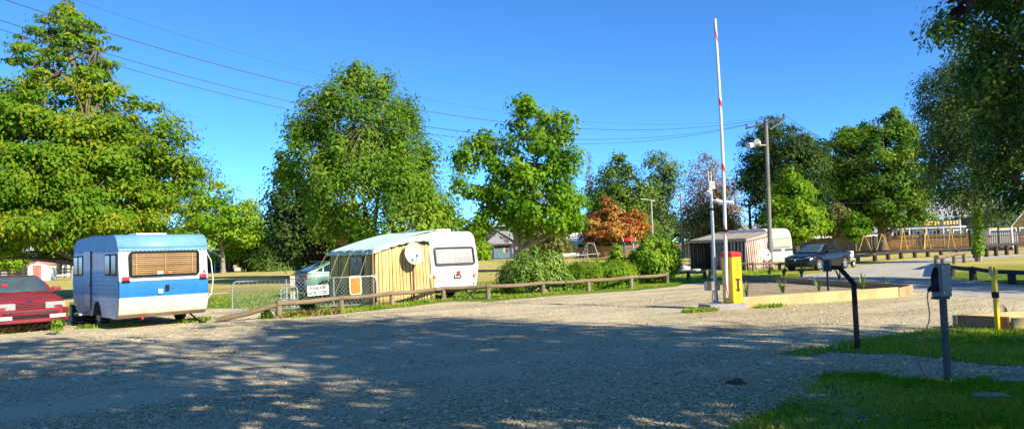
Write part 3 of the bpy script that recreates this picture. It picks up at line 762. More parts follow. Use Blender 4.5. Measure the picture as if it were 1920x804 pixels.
# ================================================================== dark saloon by the striped awning
M['carblack'] = mat('black_car_paint', (.007, .008, .012), .25, .1, var=.15, spec=.35, coat=.25)
f2 = Vector((-.788, -.616)); hd2 = math.atan2(f2.y, f2.x)
bc = thing('parked_car', 'shiny black saloon car with silver alloy wheels parked beside the road', 'car', (17.2, 42.3, 0), hd2)
hx, Wd = car(bc, dict(L=4.55, W=1.8, H=1.42, front_axle=.88, rear_axle=3.61, arch=.375, wheel_r=.33, rim='alloy',
     plan=[(0, .7), (.05, .78), (.14, .87), (.35, .95), (.8, 1), (3.6, 1), (4.3, .93), (4.55, .8)],
     shoulder=[(0, .58), (.1, .64), (.5, .79), (1.4, .9), (3.5, .98), (4.55, .98)], deck=[(0, .62), (.06, .69), (.25, .79), (.8, .9), (1.35, .97), (1.6, .97), (3.8, 1.03), (4.5, 1.03), (4.55, .98)],
     sill=[(0, .25), (.1, .18), (.5, .17), (4, .2), (4.55, .35)], cabin=(1.22, 2.1, 3.15, 4.0), belt=(.94, 1.0), roof_w=.66, bulge=.03,
     side_windows=[[(1.72, .04), (2.2, .9), (2.65, .97), (2.65, .02)], [(2.71, .02), (2.71, .97), (3.1, .92), (3.6, .2), (3.5, .05)]]), M['carblack'])
for sg in (1, -1):
    T = frame((hx - .14, sg * .57, .66), Vector((-.42 * sg, 1, 0)), Vector((-.3, 0, 1)))
    MB().prism([(-.2 * sg, -.07), (.22 * sg, -.03), (.24 * sg, .1), (.05 * sg, .075), (-.18 * sg, .0)][::sg], T, .035).build('headlight', M['lens'], bc)
    pane('fog_lamp', bc, (hx - .07, sg * .62, .32), Vector((-.5 * sg, 1, 0)), Z3, .14, .08, .03, M['lens'], .03)
    pane('tail_lamp', bc, (-hx + .06, sg * .62, .86), Vector((0, -1, 0)), Z3, .34, .14, .03, M['redlens'], .02)
pane('grille', bc, (hx - .015, 0, .58), Y3, Vector((-.15, 0, 1)), .66, .13, .05, M['darkplastic'], .03)
pane('bumper_intake', bc, (hx - .01, 0, .33), Y3, Z3, .95, .13, .04, M['dark'], .025)
MB().lathe([(.06, 0), (.06, .015), (.001, .02)], frame((hx + .012, 0, .59), Y3, Z3), 12).build('grille_badge', M['chrome'], bc)
pane('bonnet_line', bc, (hx - .03, 0, .66), Y3, Z3, .72, .02, .008, M['chrome'], .02)

# ================================================================== green hatchback behind the mesh gate
M['greenpaint'] = mat('pale_green_paint', (.15, .33, .25), .35, .3, var=.1, spec=.5, coat=.5)
f3 = Vector((.8, .6)); gc = thing('parked_car', 'pale green hatchback with its shaded tail painted dark, parked behind the mesh gate', 'car', (-7.05, 31.4, 0), math.atan2(.6, .8))
hx, Wd = car(gc, dict(L=4.1, W=1.7, H=1.43, front_axle=.8, rear_axle=3.3, arch=.35, wheel_r=.3, rim='alloy', hubcap=True,
     plan=[(0, .8), (.15, .92), (.5, .98), (.9, 1), (3.3, 1), (3.85, .97), (4.0, .92), (4.1, .84)],
     shoulder=[(0, .58), (.4, .76), (1.3, .88), (3.5, .95), (4.1, .93)], deck=[(0, .62), (.2, .76), (1.2, .93), (3.7, 1.0), (3.95, .99), (4.1, .94)],
     sill=[(0, .27), (.2, .2), (3.7, .22), (4.1, .32)], cabin=(1.05, 1.85, 3.0, 4.02), belt=(.92, .99), roof_w=.7,
     side_windows=[[(1.5, .04), (1.95, .92), (2.4, .98), (2.4, .02)], [(2.46, .02), (2.46, .98), (2.95, .95), (3.3, .6), (3.35, .05)], [(3.4, .06), (3.36, .5), (3.72, .08)]]), M['greenpaint'])
for sg in (1, -1):
    pane('tail_lamp', gc, (-hx + .03, sg * .66, .84), Vector((.25 * -sg, -1, 0)), Z3, .3, .2, .03, M['redlens'], .04)
pane('tailgate', gc, (-hx + .004, 0, .8), Vector((0, -1, 0)), Z3, .98, .3, .04, M['carblack'], .03)  # black panel puts the shade of the rear face into the colour
pane('rear_bumper', gc, (-hx + .03, 0, .48), Vector((0, -1, 0)), Z3, 1.56, .26, .06, M['darkplastic'], .09)
pane('number_plate', gc, (-hx - .03, 0, .8), Vector((0, -1, 0)), Z3, .36, .12, .02, M['offwhite'], .01)
mb = MB().beam((-hx + .95, 0, 1.44), (-hx + .72, 0, 1.41), 1.1, .03); mb.build('roof_spoiler', M['carblack'], gc, bevel=.01)

# ================================================================== caravans
def profile_arc(c, r, a0, a1, n=7): return [(c[0] + r[0] * math.cos(R(a0 + (a1 - a0) * k / n)), c[1] + r[1] * math.sin(R(a0 + (a1 - a0) * k / n))) for k in range(n + 1)]
def shell(root, prof, W_, m, name='body', smooth=32):
    n = len(prof); vs = [(0, y, z) for y, z in prof] + [(W_, y, z) for y, z in prof]
    mb = MB(); mb.add(vs, [list(range(n)), list(range(n, 2 * n))[::-1]] + [[i, n + i, n + (i + 1) % n, (i + 1) % n] for i in range(n)])
    return mb.build(name, m, root, smooth=smooth, bevel=.012)
def skin(root, prof, x0, x1, off, m, name, thick=.006):
    """sheet metal following part of the profile, slightly proud"""
    rows = []
    for i, (y, z) in enumerate(prof):
        a = Vector(prof[max(0, i - 1)]); b = Vector(prof[min(len(prof) - 1, i + 1)]); d = (b - a).normalized(); nn = Vector((-d.y, d.x)) 
        rows.append([Vector((x, y + nn.x * off, z + nn.y * off)) for x in (x0, x1)])
    return MB().grid(rows).build(name, m, root, smooth=40, solid=thick)

# ---- blue and white caravan
c1 = G(223, 606); c1.y = 17.9; c1.x = gx(223, 17.9, 600).x
u1 = math.atan2(.69, .72)
car1 = thing('caravan', 'old blue and white caravan with a wide blind covered rear window', 'caravan', (c1.x, c1.y, 0), u1)
W1, L1 = 2.12, 4.1
rear = [(.36, .25), (.2, .27), (.07, .36), (.0, .55), (-.03, .8), (-.03, 1.15), (.0, 1.4), (.04, 1.88)] + [(.05, 1.95)] + profile_arc((.42, 1.95), (.365, .33), 180, 90, 9)[1:]
front = [(2.2, 2.31), (3.4, 2.27)] + profile_arc((3.55, 1.9), (.42, .34), 85, 0, 8) + [(4.02, 1.8), (4.1, 1.2), (4.05, .7), (3.85, .45), (3.6, .36)]
prof1 = rear + front
M['c1body'] = bands('caravan_shell', [(0, (.56, .54, .49)), (.77, (.012, .16, .45)), (1.17, (.57, .57, .56)), (1.905, (.15, .33, .5))], lo=0, hi=2.5, dirt=.15, grime=(.78, (.4, .29, .17)), rough=.4)
M['c1roof'] = mat('faded_blue_roof', (.15, .33, .5), .5, var=.2, scale=1.6)
M['c1side'] = bands('caravan_side', [(0, (.66, .67, .67)), (.78, (.24, .4, .52)), (1.43, (.66, .66, .66)), (1.86, (.06, .28, .52))], lo=0, hi=2.5, dirt=.14, rough=.5, grime=(.5, (.3, .27, .22)))
shell(car1, prof1, W1, M['c1body'])
ridx = [i for i, p in enumerate(prof1) if p[1] >= 1.9 and p[0] < 4.1]
skin(car1, [prof1[i] for i in ridx], -.012, W1 + .012, .012, M['c1roof'], 'roof', .01)
# pressed siding of the door side (x = 0), rows of shallow clapboards
def ylim(z):
    pts = rear[1:]; ys = np.interp(z, [p[1] for p in pts[:9]], [p[0] for p in pts[:9]]); yf = np.interp(z, [.36, .45, .7, 1.2, 1.8], [3.6, 3.85, 4.05, 4.1, 4.02]); return ys + .02, yf - .02
mb = MB(); z = .27
arch = (1.72, .3, .36)
def zfloor(y): 
    d = abs(y - arch[0]); return arch[1] + math.sqrt(arch[2] ** 2 - d * d) if d < arch[2] else 0
while z < 1.40:
    z1 = z + .1; y0, y1 = ylim(z + .05); ys = list(np.linspace(y0, y1, 60)); rows = []
    for zz, x in ((z, -.02), (z + .088, -.008), (z1, -.003)):
        rows.append([Vector((x, y, max(zz, min(zfloor(y), z1)))) for y in ys])
    mb.grid(rows); z = z1
mb.build('side_siding', M['c1side'], car1)
mb = MB()
ys = np.linspace(.06, 4.0, 30)
mb.grid([[Vector((-.006, max(ylim(zz)[0], min(ylim(zz)[1], y)), zz)) for y in ys] for zz in np.linspace(1.42, 1.87, 4)])
mb.build('side_panel', M['c1side'], car1)
pb = [p for p in prof1 if p[1] >= 1.87 and p[0] < 4.05]
MB().add([(-.004, y, z) for y, z in pb] , [list(range(len(pb)))]).build('side_gable', M['c1side'], car1)
# wheel arch, door, windows of the side
MB().prism([(arch[0] + .35 * math.cos(R(k)), arch[1] + .35 * math.sin(R(k))) for k in range(0, 181, 12)], frame((-.022, 0, 0), -Y3 * -1, Z3) if False else Matrix(((0, 0, 1, -.012), (1, 0, 0, 0), (0, 1, 0, 0), (0, 0, 0, 1))), .01).build('wheel_arch', M['dark'], car1)
TS = Matrix(((0, 0, -1, -.006), (1, 0, 0, 0), (0, 1, 0, 0), (0, 0, 0, 1)))      # x -> y, y -> z, out of the side wall
def side_rect(name, y0, y1, z0, z1, m, d=.02, r=.03, par=None):
    return MB().prism(rrect(y1 - y0, z1 - z0, r, 4, (y0 + y1) / 2, (z0 + z1) / 2), TS, d).build(name, m, par or car1)
M['c1door'] = bands('caravan_door', [(0, (.68, .69, .7)), (.82, (.22, .38, .5)), (1.42, (.66, .67, .68))], lo=0, hi=2.5, dirt=.1, rough=.45)
dr = side_rect('door', 2.25, 2.9, .42, 1.93, M['c1door'], .03, .05)
side_rect('door_vent', 2.38, 2.78, .5, .8, M['white'], .04, .03, dr)
side_rect('door_handle', 2.3, 2.36, 1.0, 1.12, M['chrome'], .06, .01, dr)
side_rect('door_seam', 2.232, 2.25, .42, 1.93, M['black'], .034, .006, dr)
side_rect('entry_step', 2.3, 2.85, .28, .34, M['galv_dull'], .28, .02)
for y0, y1 in ((.1, .5), (.58, 1.02), (3.0, 3.4), (3.46, 3.9)):
    f = side_rect('side_window', y0, y1, 1.3, 1.83, M['black'], .025, .05)
    side_rect('pane', y0 + .035, y1 - .035, 1.335, 1.795, M['curtainglass'], .03, .035, f)
# rear wall furniture: local x right, z up, outside is -y
def rear_T(z, y=None):
    if y is None: y = float(np.interp(z, [p[1] for p in rear[:9]], [p[0] for p in rear[:9]]))
    return y
TR = Matrix(((1, 0, 0, 0), (0, 0, -1, 0), (0, 1, 0, 0), (0, 0, 0, 1)))
def rear_rect(name, x0, x1, z0, z1, m, base=.0, d=.02, r=.03, par=None, root=None):
    T = Matrix.Translation((0, base, 0)) @ TR
    return MB().prism(rrect(x1 - x0, z1 - z0, r, 4, (x0 + x1) / 2, (z0 + z1) / 2), T, d).build(name, m, par or root or car1)
wx0, wx1, wz0, wz1 = .24, 1.87, 1.27, 1.86
back = rear_rect('rear_window', wx0, wx1, wz0, wz1, M['black'], .0, .018, .07)
M['slat'] = wood('blind_slat', (.5, .31, .14), axis='X', var=.25)
mb = MB()
for k in range(11):
    z = wz0 + .05 + k * .049; T = Matrix.Translation(((wx0 + wx1) / 2, -.04, z)) @ Matrix.Rotation(R(48 if k % 4 else 36), 4, 'X')
    mb.box((0, 0, 0), (wx1 - wx0 - .1, .046, .004), T=T)
mb.build('blind', M['slat'], back)
mb = MB()
for x in (wx0 + .14, (wx0 + wx1) / 2, wx1 - .16): mb.box((x, -.062, (wz0 + wz1) / 2), (.03, .004, wz1 - wz0 - .08))
mb.build('blind_tape', M['slat'], back)
rear_rect('window_sticker', .86, 1.0, 1.31, 1.38, M['offwhite'], -.066, .004, .01, back); rear_rect('window_card', 1.12, 1.2, 1.31, 1.36, M['amber'], -.066, .004, .01, back)
T = Matrix.Translation((0, -.002, 0)) @ TR
MB().ring(rrect(wx1 - wx0 + .03, wz1 - wz0 + .03, .085, 5, (wx0 + wx1) / 2, (wz0 + wz1) / 2), rrect(wx1 - wx0 - .04, wz1 - wz0 - .04, .06, 5, (wx0 + wx1) / 2, (wz0 + wz1) / 2), T, .075).build('window_seal', M['black'], back)
M['pane_clear'] = glass('clear_pane', (.03, .03, .03), .1, .02)
rear_rect('pane', wx0 + .02, wx1 - .02, wz0 + .02, wz1 - .02, M['pane_clear'], -.068, .004, .05, back)
mb = MB(); n = 44
pts = [(W1 * i / n, 1.905 - (.028 if i % 2 else 0)) for i in range(n + 1)]
mb.prism([(0, 1.95)] + pts + [(W1, 1.95)], Matrix.Translation((0, .03, 0)) @ TR, .02); mb.build('roof_edging', M['c1roof'], car1)
for x0 in (.06, 1.9):
    rear_rect('tail_lamp', x0, x0 + .17, 1.19, 1.27, M['redlens'], -.0, .06, .01)
    rear_rect('lamp_base', x0 - .005, x0 + .175, 1.125, 1.185, M['black'], -.0, .055, .01)
MB().lathe([(.03, 0), (.03, .05), (.001, .055)], Matrix.Translation((2.02, .01, 1.33)) @ TR, 12).build('reflector', M['redlens'], car1)
for zz in (.765, 1.165): MB().box((W1 / 2, rear_T(zz) - .004, zz), (W1 - .03, .014, .014)).build('trim_strip', M['galv_dull'], car1)
rear_rect('socket_cover', .88, .98, .84, .94, M['white'], -.03, .05, .01); rear_rect('number_plate_lamp', 1.06, 1.14, .9, 1.03, M['black'], -.03, .06, .01)
mb = MB().box((1.05, 1.2, 2.33), (.75, .6, .05)); mb.build('roof_hatch', M['offwhite'], car1, bevel=.02)
mb = MB().tube([(W1 + .02, .12, 1.82), (W1 + .13, .1, 1.6), (W1 + .17, .08, 1.1), (W1 + .12, .08, .75), (W1 + .02, .08, .62)], .014, 5); mb.build('awning_rail', M['offwhite'], car1)
mb = MB().box((W1 / 2, 1.9, .34), (1.7, 3.0, .1)); mb.box((.5, 2.2, .28), (.08, 3.8, .1)); mb.box((1.6, 2.2, .28), (.08, 3.8, .1)); mb.build('chassis', M['dark'], car1)
for x, sg in ((.09, -1), (W1 - .09, 1)): wheel(car1, (x, 1.72, .3), (sg, 0, 0), .3, .17, 'galv_dull', hubcap=True)
mb = MB().tube([(W1 - .35, .35, .27), (W1 - .2, .2, .1), (W1 - .13, .08, .02)], .025, 5); mb.box((W1 - .12, .07, .03), (.16, .12, .03)); mb.build('corner_steady', M['black'], car1)
mb = MB().tube([(.55, .1, .28), (.55, .06, .22)], .03, 6); mb.build('tow_light', M['redlens'], car1)

def on(root, x, y, z=0): return root.matrix_basis @ Vector((x, y, z))
bpy.context.view_layer.update()
p = G(150, 597)
bx = thing('plastic_crate', 'black plastic step crate standing at the blue caravan door', 'crate', p, R(38))
MB().box((0, 0, .2), (.46, .4, .38)).build('crate_body', M['darkplastic'], bx, bevel=.02); MB().box((0, 0, .405), (.5, .44, .03)).build('crate_rim', M['black'], bx, bevel=.01)
p = G(160, 606); q = thing('rolled_tarp', 'dark rolled tarpaulin lying flat on gravel beside the blue caravan', 'tarpaulin', p, R(8))
mb = MB().tube([(-.3, 0, .1), (-.1, .01, .13), (.3, 0, .12), (.62, -.03, .1)], [.09, .13, .13, .1], 9); mb.build('roll', M['darkplastic'], q, smooth=60)
rows = [[Vector((-.6 + .09 * i, -.16 + .07 * j, .02 + .1 * max(0, 1 - abs(i - 4) / 5) * (.6 + .4 * math.sin(i * 2 + j)))) for j in range(6)] for i in range(9)]
MB().grid(rows).build('loose_flap', M['galv_dull'], q, smooth=180, solid=.01)

# ---- cream caravan with the yellow striped awning
A2 = Vector((-4.42, 24.0)); u2 = Vector((.78, .626)); v2 = Vector((-.626, .78)); ang2 = math.atan2(u2.y, u2.x)
AW = 2.1; B2 = A2 + u2 * AW
M['c2body'] = bands('cream_caravan_shell', [(0, (.53, .54, .56)), (1.86, (.62, .58, .45))], lo=0, hi=2.6, dirt=.05, rough=.35)
car2 = thing('caravan', 'cream and white caravan with curtained end window joined to a yellow awning', 'caravan', (B2.x, B2.y, 0), ang2)
W2 = 1.97
rear2 = [(.45, .3), (.26, .34), (.16, .4), (.06, .8), (.0, 1.12), (.02, 1.2), (.12, 1.8), (.16, 1.9)] + profile_arc((.62, 1.92), (.45, .44), 180, 90, 8)[1:]
prof2 = rear2 + [(1.8, 2.4), (2.9, 2.34)] + profile_arc((3.1, 1.95), (.4, .38), 85, 0, 6) + [(3.6, 1.2), (3.4, .5), (3.1, .3)]
shell(car2, prof2, W2, M['c2body'])
def y2(z): return float(np.interp(z, [p[1] for p in rear2[:8]], [p[0] for p in rear2[:8]]))
z0, z1 = 1.17, 1.79
rt = Vector((1, 0, 0)); up = Vector((0, y2(z1) - y2(z0), z1 - z0)).normalized(); oc = Vector((W2 / 2, (y2(z0) + y2(z1)) / 2, (z0 + z1) / 2))
Tw = frame(oc, rt, up)
ww, hh = 1.62, .6
wn = MB().prism(rrect(ww, hh, .08, 5), Tw, .012).build('end_window', M['dark'], car2)
M['curtain'] = stripes('grey_curtain', (.6, .62, .62), (.42, .45, .46), 'X', .06, .55)
rows = []
for j in (0, .5, 1):
    rows.append([Tw @ Vector((-ww / 2 + .05 + (ww - .1) * i / 120, -hh / 2 + .05 + (hh - .1) * j, .03 + .014 * math.sin(i * 1.25 + .6 * math.sin(i * .37)) )) for i in range(121)])
MB().grid(rows).build('curtain', M['curtain'], wn, smooth=180)
MB().ring(rrect(ww + .04, hh + .04, .1, 5), rrect(ww - .05, hh - .05, .07, 5), Tw, .065).build('window_seal', M['darkplastic'], wn)
MB().prism(rrect(ww - .03, hh - .03, .08, 5), Tw @ Matrix.Translation((0, 0, .055)), .004).build('pane', M['pane_clear'], wn)
for z in (.93, .66):
    MB().box((W2 / 2, y2(z) - .004, z), (W2 - .02, .02, .018)).build('trim_line', M['galv_dull'], car2)
def p2(name, x0, x1, z0, z1, m, d=.03, r=.02):
    T = Matrix.Translation((0, y2((z0 + z1) / 2) + .01, 0)) @ TR
    return MB().prism(rrect(x1 - x0, z1 - z0, r, 4, (x0 + x1) / 2, (z0 + z1) / 2), T, d).build(name, m, car2)
pl = p2('badge_plate', .95, 1.25, .72, .83, M['darkplastic'], .04, .01)
mb = MB()
for k, (hgt) in enumerate((.06, .045, .06, .05)): mb.box((1.0 + k * .055, y2(.77) - .036, .772), (.025, .008, hgt))
mb.build('plate_letters', M['white'], pl)
T = Matrix.Translation((1.12, y2(.86) + .0, .88)) @ TR
MB().prism([(0, -.09), (.06, -.02), (.075, .05), (.03, .09), (-.03, .085), (-.07, .04), (-.05, -.03)], T, .045).build('red_emblem', mat('dark_red_emblem', (.25, .035, .04), .5), pl)
for x in (.1, W2 - .2): p2('indicator_lamp', x, x + .09, .74, .86, M['amber'], .06, .03)
for x in (.06, W2 - .14): MB().lathe([(.03, 0), (.03, .03), (.001, .035)], Matrix.Translation((x, y2(.5) + .01, .5)) @ TR, 10).build('reflector', M['redlens'], car2)
mb = MB().box((1.0, .95, 2.41), (.62, .5, .07)); mb.build('roof_hatch', M['offwhite'], car2, bevel=.02)
mb = MB().tube([(.02, .2, 1.89), (W2 / 2, .11, 1.87), (W2 - .02, .2, 1.89)], .012, 5); mb.build('gutter', M['white'], car2)
mb = MB().box((W2 / 2, 1.7, .3), (1.4, 2.8, .14)); mb.tube([(W2 / 2 - .5, .6, .28), (W2 / 2, -.2, .32)], .04, 5); mb.tube([(W2 / 2 + .5, .6, .28), (W2 / 2, -.2, .32)], .04, 5); mb.build('chassis', M['dark'], car2)
mb = MB().tube([(W2 - .35, .5, .3), (W2 - .12, .25, .03)], .025, 5); mb.tube([(W2 - .2, .32, .13), (W2 + .02, .1, .3)], .02, 5); mb.build('corner_steady', M['black'], car2)
for x, sg in ((.1, -1), (W2 - .1, 1)): wheel(car2, (x, 1.7, .3), (sg, 0, 0), .3, .17, 'galv_dull', hubcap=True)

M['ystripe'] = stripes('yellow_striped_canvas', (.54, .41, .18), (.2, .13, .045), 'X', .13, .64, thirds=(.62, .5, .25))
M['ystripe_y'] = stripes('yellow_striped_canvas_front', (.72, .5, .16), (.26, .15, .05), 'Y', .15, .55, thirds=(.8, .6, .24))  # same canvas as the end wall, coloured brighter to offset the shade here
M['mint'] = mat('mint_canvas', (.5, .7, .61), .85, var=.1, scale=1.5, bump=.2, bscale=5)
M['plastic_window'] = mat('dark_clear_vinyl', (.02, .025, .025), .15, var=.2)
aw = thing('awning', 'yellow and brown striped caravan awning under a mint green roof', 'awning', (A2.x, A2.y, 0), ang2)
AL, zf, zc = 3.35, 1.76, 2.3
def fold(t, a=.018, f=34): return a * math.sin(t * f) + a * .7 * math.sin(t * f * .37 + 1)
# end wall (faces the gravel): along x, from the corner pole to the caravan
rows = []
for j in range(7):
    zz = j / 6; r = []
    for i in range(70):
        x = AW * i / 69 + (.12 if i > 60 and zz < .7 else 0) * ((i - 60) / 9); top = zf + (zc - .32 - zf) * (i / 69) ** .9
        r.append(Vector((x, .16 * (i / 69) * zz * .9 + fold(x, .02) * (1 - zz * .6), .02 + (top - .02) * zz)))
    rows.append(r)
MB().grid(rows).build('end_wall', M['ystripe'], aw, smooth=180, solid=.004)
rows = []
for j in range(7):
    zz = j / 6
    rows.append([Vector((fold(AL * i / 80, .025) * (1 - zz * .6) - .1 * (1 - zz), AL * i / 80, .02 + (zf - .02) * zz)) for i in range(81)])
MB().grid(rows).build('front_wall', M['ystripe_y'], aw, smooth=180, solid=.004)
wf = MB().prism(rrect(.8, .62, .02, 2, 1.15, 1.24), Matrix(((0, 0, -1, -.06), (1, 0, 0, 0), (0, 1, 0, 0), (0, 0, 0, 1))), .03).build('vinyl_window', M['plastic_window'], aw)
mb = MB().tube([(-.1, 1.15, .95), (-.1, 1.15, 1.52)], .012, 4); mb.tube([(-.1, .9, 1.0), (-.1, 1.4, 1.38)], .012, 4); mb.build('window_bar', M['offwhite'], wf)
# roof: from the scalloped eave up to the caravan top
rows = []
for i in range(41):
    y = -.06 + (AL + .12) * i / 40; r = []
    for j in range(13):
        t = j / 12; sag = -.05 * math.sin(math.pi * t) * (1 - .3 * math.cos(i * .75)) - .018 * math.cos(i * .78) * (1 - t)
        r.append(Vector((-.1 + (AW + .42) * t, y + .12 * t * (1 - i / 40), zf + (zc + .09 - zf) * (math.sin(t * 1.45) / math.sin(1.45)) ** .95 + sag)))
    rows.append(r)
rf = MB().grid(rows).build('awning_roof', M['mint'], aw, smooth=180, solid=.006)
rows = [[Vector((-.1 - .01 * math.sin(i * 1.1), -.06 + (AL + .12) * i / 60, zf - .02 - k * (.1 + .03 * abs(math.sin(i * .39))))) for k in (0, .5, 1)] for i in range(61)]
MB().grid(rows).build('valance', M['mint'], rf, smooth=180, solid=.004)
rows = []
for i in range(61):
    t = i / 60; x = -.1 + (AW + .2) * t; z = zf + (zc + .03 - zf) * (math.sin(t * 1.35) / math.sin(1.45)) ** .95 - .02
    rows.append([Vector((x, -.07 - .01 * math.sin(i), z - k * (.09 + .03 * abs(math.sin(i * .39)) + .2 * t * t))) for k in (0, .5, 1)])
MB().grid(rows).build('valance', M['mint'], rf, smooth=180, solid=.004)
M['rust'] = mat('rusty_pole', (.42, .2, .1), .7, var=.3)
MB().tube([(-.14, -.06, 0), (-.13, -.06, 1.8)], .022, 6).build('corner_pole', M['rust'], aw)
M['rope'] = mat('pale_rope', (.34, .27, .17), .9)
for y, yy in ((.3, -.2), (1.5, 1.1), (2.4, 2.0), (3.35, 3.6)):
    MB().tube([(-.12, y, zf - .03), (-1.05, yy, .02)], .008, 4).build('guy_rope', M['rope'], aw)

# ---- grey striped awning and its caravan, beyond the barrier
A3 = Vector((14.1, 45.2)); u3 = Vector((.85, .527)); v3 = Vector((-.527, .85)); ang3 = math.atan2(u3.y, u3.x)
M['bstripe'] = stripes('maroon_striped_canvas', (.62, .56, .5), (.2, .075, .06), 'X', .17, .5, thirds=(.5, .42, .37))
M['bstripe_y'] = stripes('grey_striped_canvas', (.4, .37, .34), (.05, .04, .038), 'Y', .28, .5)
M['canvas'] = mat('taupe_canvas', (.33, .285, .24), .9, var=.14, scale=1.2, bump=.15, bscale=6)
aw3 = thing('awning', 'maroon and grey striped awning with taupe canvas roof, one wall opened', 'awning', (A3.x, A3.y, 0), ang3)
W3a, L3, zf3, zc3 = 2.15, 4.7, 1.85, 2.35
rows = []
for j in range(7):
    zz = j / 6
    rows.append([Vector((W3a * i / 50 + .12 * (1 - zz) * (i / 50), fold(W3a * i / 50, .03) * (1 - .5 * zz) - .12 * (1 - zz), .02 + (zf3 + (zc3 - .42 - zf3) * i / 50) * zz)) for i in range(51)])
MB().grid(rows).build('end_wall', M['bstripe'], aw3, smooth=180, solid=.004)
rows = []; rows2 = []
for j in range(7):
    zz = j / 6
    rows.append([Vector((-.08 * (1 - zz) + fold(i * .04, .03) * (1 - .4 * zz), 2.75 * i / 60 + (.5 * (1 - zz) ** 2) * max(0, (i - 50) / 10) * -1, .02 + (zf3 - .02) * zz)) for i in range(61)])
    rows2.append([Vector((.9 * (i / 60) + fold(i * .05, .03), L3 - .06 - .1 * math.sin(i * .4) * (1 - zz) * .3, .02 + (zf3 - .02) * zz)) for i in range(61)])
MB().grid(rows).build('front_wall', M['bstripe_y'], aw3, smooth=180, solid=.004)
rows = [[Vector((W3a * .97 - .02, L3 * i / 40, zz)) for i in range(41)] for zz in (0, zc3 - .3)]
MB().grid(rows).build('inner_wall', M['bstripe_y'], aw3, solid=.01)
M['bstripe_b'] = stripes('grey_striped_canvas_back', (.3, .27, .25), (.05, .04, .038), 'X', .2, .5)
rows = [[Vector((W3a * i / 30, L3 - .02 + fold(i * .07, .03), .02 + (zf3 - .02 + (zc3 - .4 - zf3) * i / 30) * zz)) for i in range(31)] for zz in (0, .5, 1)]
MB().grid(rows).build('back_wall', M['bstripe_b'], aw3, smooth=180, solid=.004)
MB().prism(rrect(.95, .75, .05, 3, 1.75, 1.2), Matrix(((0, 0, -1, -.08), (1, 0, 0, 0), (0, 1, 0, 0), (0, 0, 0, 1))), .03).build('vinyl_window', M['plastic_window'], aw3)
rows = []
for i in range(31):
    y = -.1 + (L3 + .2) * i / 30
    rows.append([Vector((-.12 + (W3a + .5) * t, y, zf3 + .02 + (zc3 - zf3) * min(1, t * 1.05) ** .8 - .05 * math.sin(math.pi * t) * (1 - .4 * math.cos(i * 1.2)))) for t in [k / 10 for k in range(11)]])
rf3 = MB().grid(rows).build('awning_roof', M['canvas'], aw3, smooth=180, solid=.006)
rows = [[Vector((-.12, -.1 + (L3 + .2) * i / 60, zf3 - k * (.13 + .02 * math.sin(i)))) for k in (0, 1)] for i in range(61)]
MB().grid(rows).build('valance', M['canvas'], rf3, solid=.004)
rows = [[Vector((-.12 + (W3a + .3) * i / 30, -.11, zf3 + .02 + (zc3 - zf3) * min(1, i / 30 * 1.02) ** .8 - .03 - .05 * math.sin(math.pi * i / 30) - k * (.14 + .14 * i / 30))) for k in (0, 1)] for i in range(31)]
MB().grid(rows).build('valance', M['canvas'], rf3, solid=.004)
for y in (0, 2.75, L3): MB().tube([(-.1, y, 0), (-.09, y, zf3)], .025, 6).build('awning_pole', M['galv_dull'], aw3)
B3 = A3 + u3 * W3a
car3 = thing('caravan', 'white caravan with a pale blind window and dark stripe behind the power pole', 'caravan', (B3.x, B3.y, 0), ang3)
M['c3body'] = bands('white_caravan_shell', [(0, (.48, .52, .45)), (.72, (.6, .62, .56)), (1.02, (.07, .075, .09)), (1.2, (.62, .64, .6)), (1.95, (.8, .8, .79))], lo=0, hi=2.7, dirt=.06, rough=.4)
W3 = 2.1
rear3 = [(.4, .3), (.12, .36), (.02, .7), (0, 1.1), (.06, 1.9), (.1, 2.0)] + profile_arc((.6, 2.0), (.5, .48), 180, 90, 8)[1:]
shell(car3, rear3 + [(3.6, 2.46), (4.4, 2.36), (4.7, 1.9), (4.7, .5), (4.4, .3)], W3, M['c3body'])
Tw = frame((W3 / 2, .02, 1.56), X3, Vector((0, .07, 1)))
wn = MB().prism(rrect(1.7, .62, .07), Tw, .02).build('end_window', M['darkplastic'], car3)
M['paleblind'] = stripes('pale_blind', (.5, .56, .42), (.42, .48, .36), 'X', .3, .9)
MB().prism(rrect(1.62, .54, .05), Tw @ Matrix.Translation((0, 0, .02)), .008).build('blind', M['paleblind'], wn)
MB().prism(rrect(1.64, .56, .05), Tw @ Matrix.Translation((0, 0, .03)), .004).build('pane', M['pane_clear'], wn)
MB().prism(rrect(.3, .14, .03), frame((W3 / 2 + .1, .0, 1.1), X3, Z3), .04).build('badge', M['offwhite'], car3)
for x, sg in ((.1, -1), (W3 - .1, 1)): wheel(car3, (x, 2.1, .3), (sg, 0, 0), .3, .17, 'galv_dull', hubcap=True)
MB().box((W3 / 2, 2.2, .3), (1.5, 3.4, .12)).build('chassis', M['dark'], car3)
p = at(1283, 496, 45.6); tb = thing('fabric_bundle', 'pale lilac fabric bundle lying at the open end of the grey awning', 'bundle', (p.x, 45.6, 0), 0)
rows = []
for i in range(9):
    a = math.pi * i / 8; rows.append([Vector((.34 * -math.cos(a) * 1.1, .22 * math.sin(a) * math.cos(b), max(.0, .18 + .2 * math.sin(a) * math.sin(b) * (1 + .2 * math.sin(3 * b + i))))) for b in [2 * math.pi * k / 12 for k in range(12)]])
MB().grid(rows, closed=True).build('bundle_cloth', mat('lilac_cloth', (.45, .36, .5), .9), tb, smooth=180)
p = at(1306, 499, 45.3); tb = thing('plastic_tub', 'small white tub on the grass before the grey awning', 'tub', (p.x, 45.3, 0), 0)
MB().lathe([(.001, .01), (.2, .01), (.24, .14), (.25, .15), (.22, .14), (.19, .03), (.001, .03)], Matrix.Identity(4), 14).build('tub_shell', M['white'], tb, smooth=40)

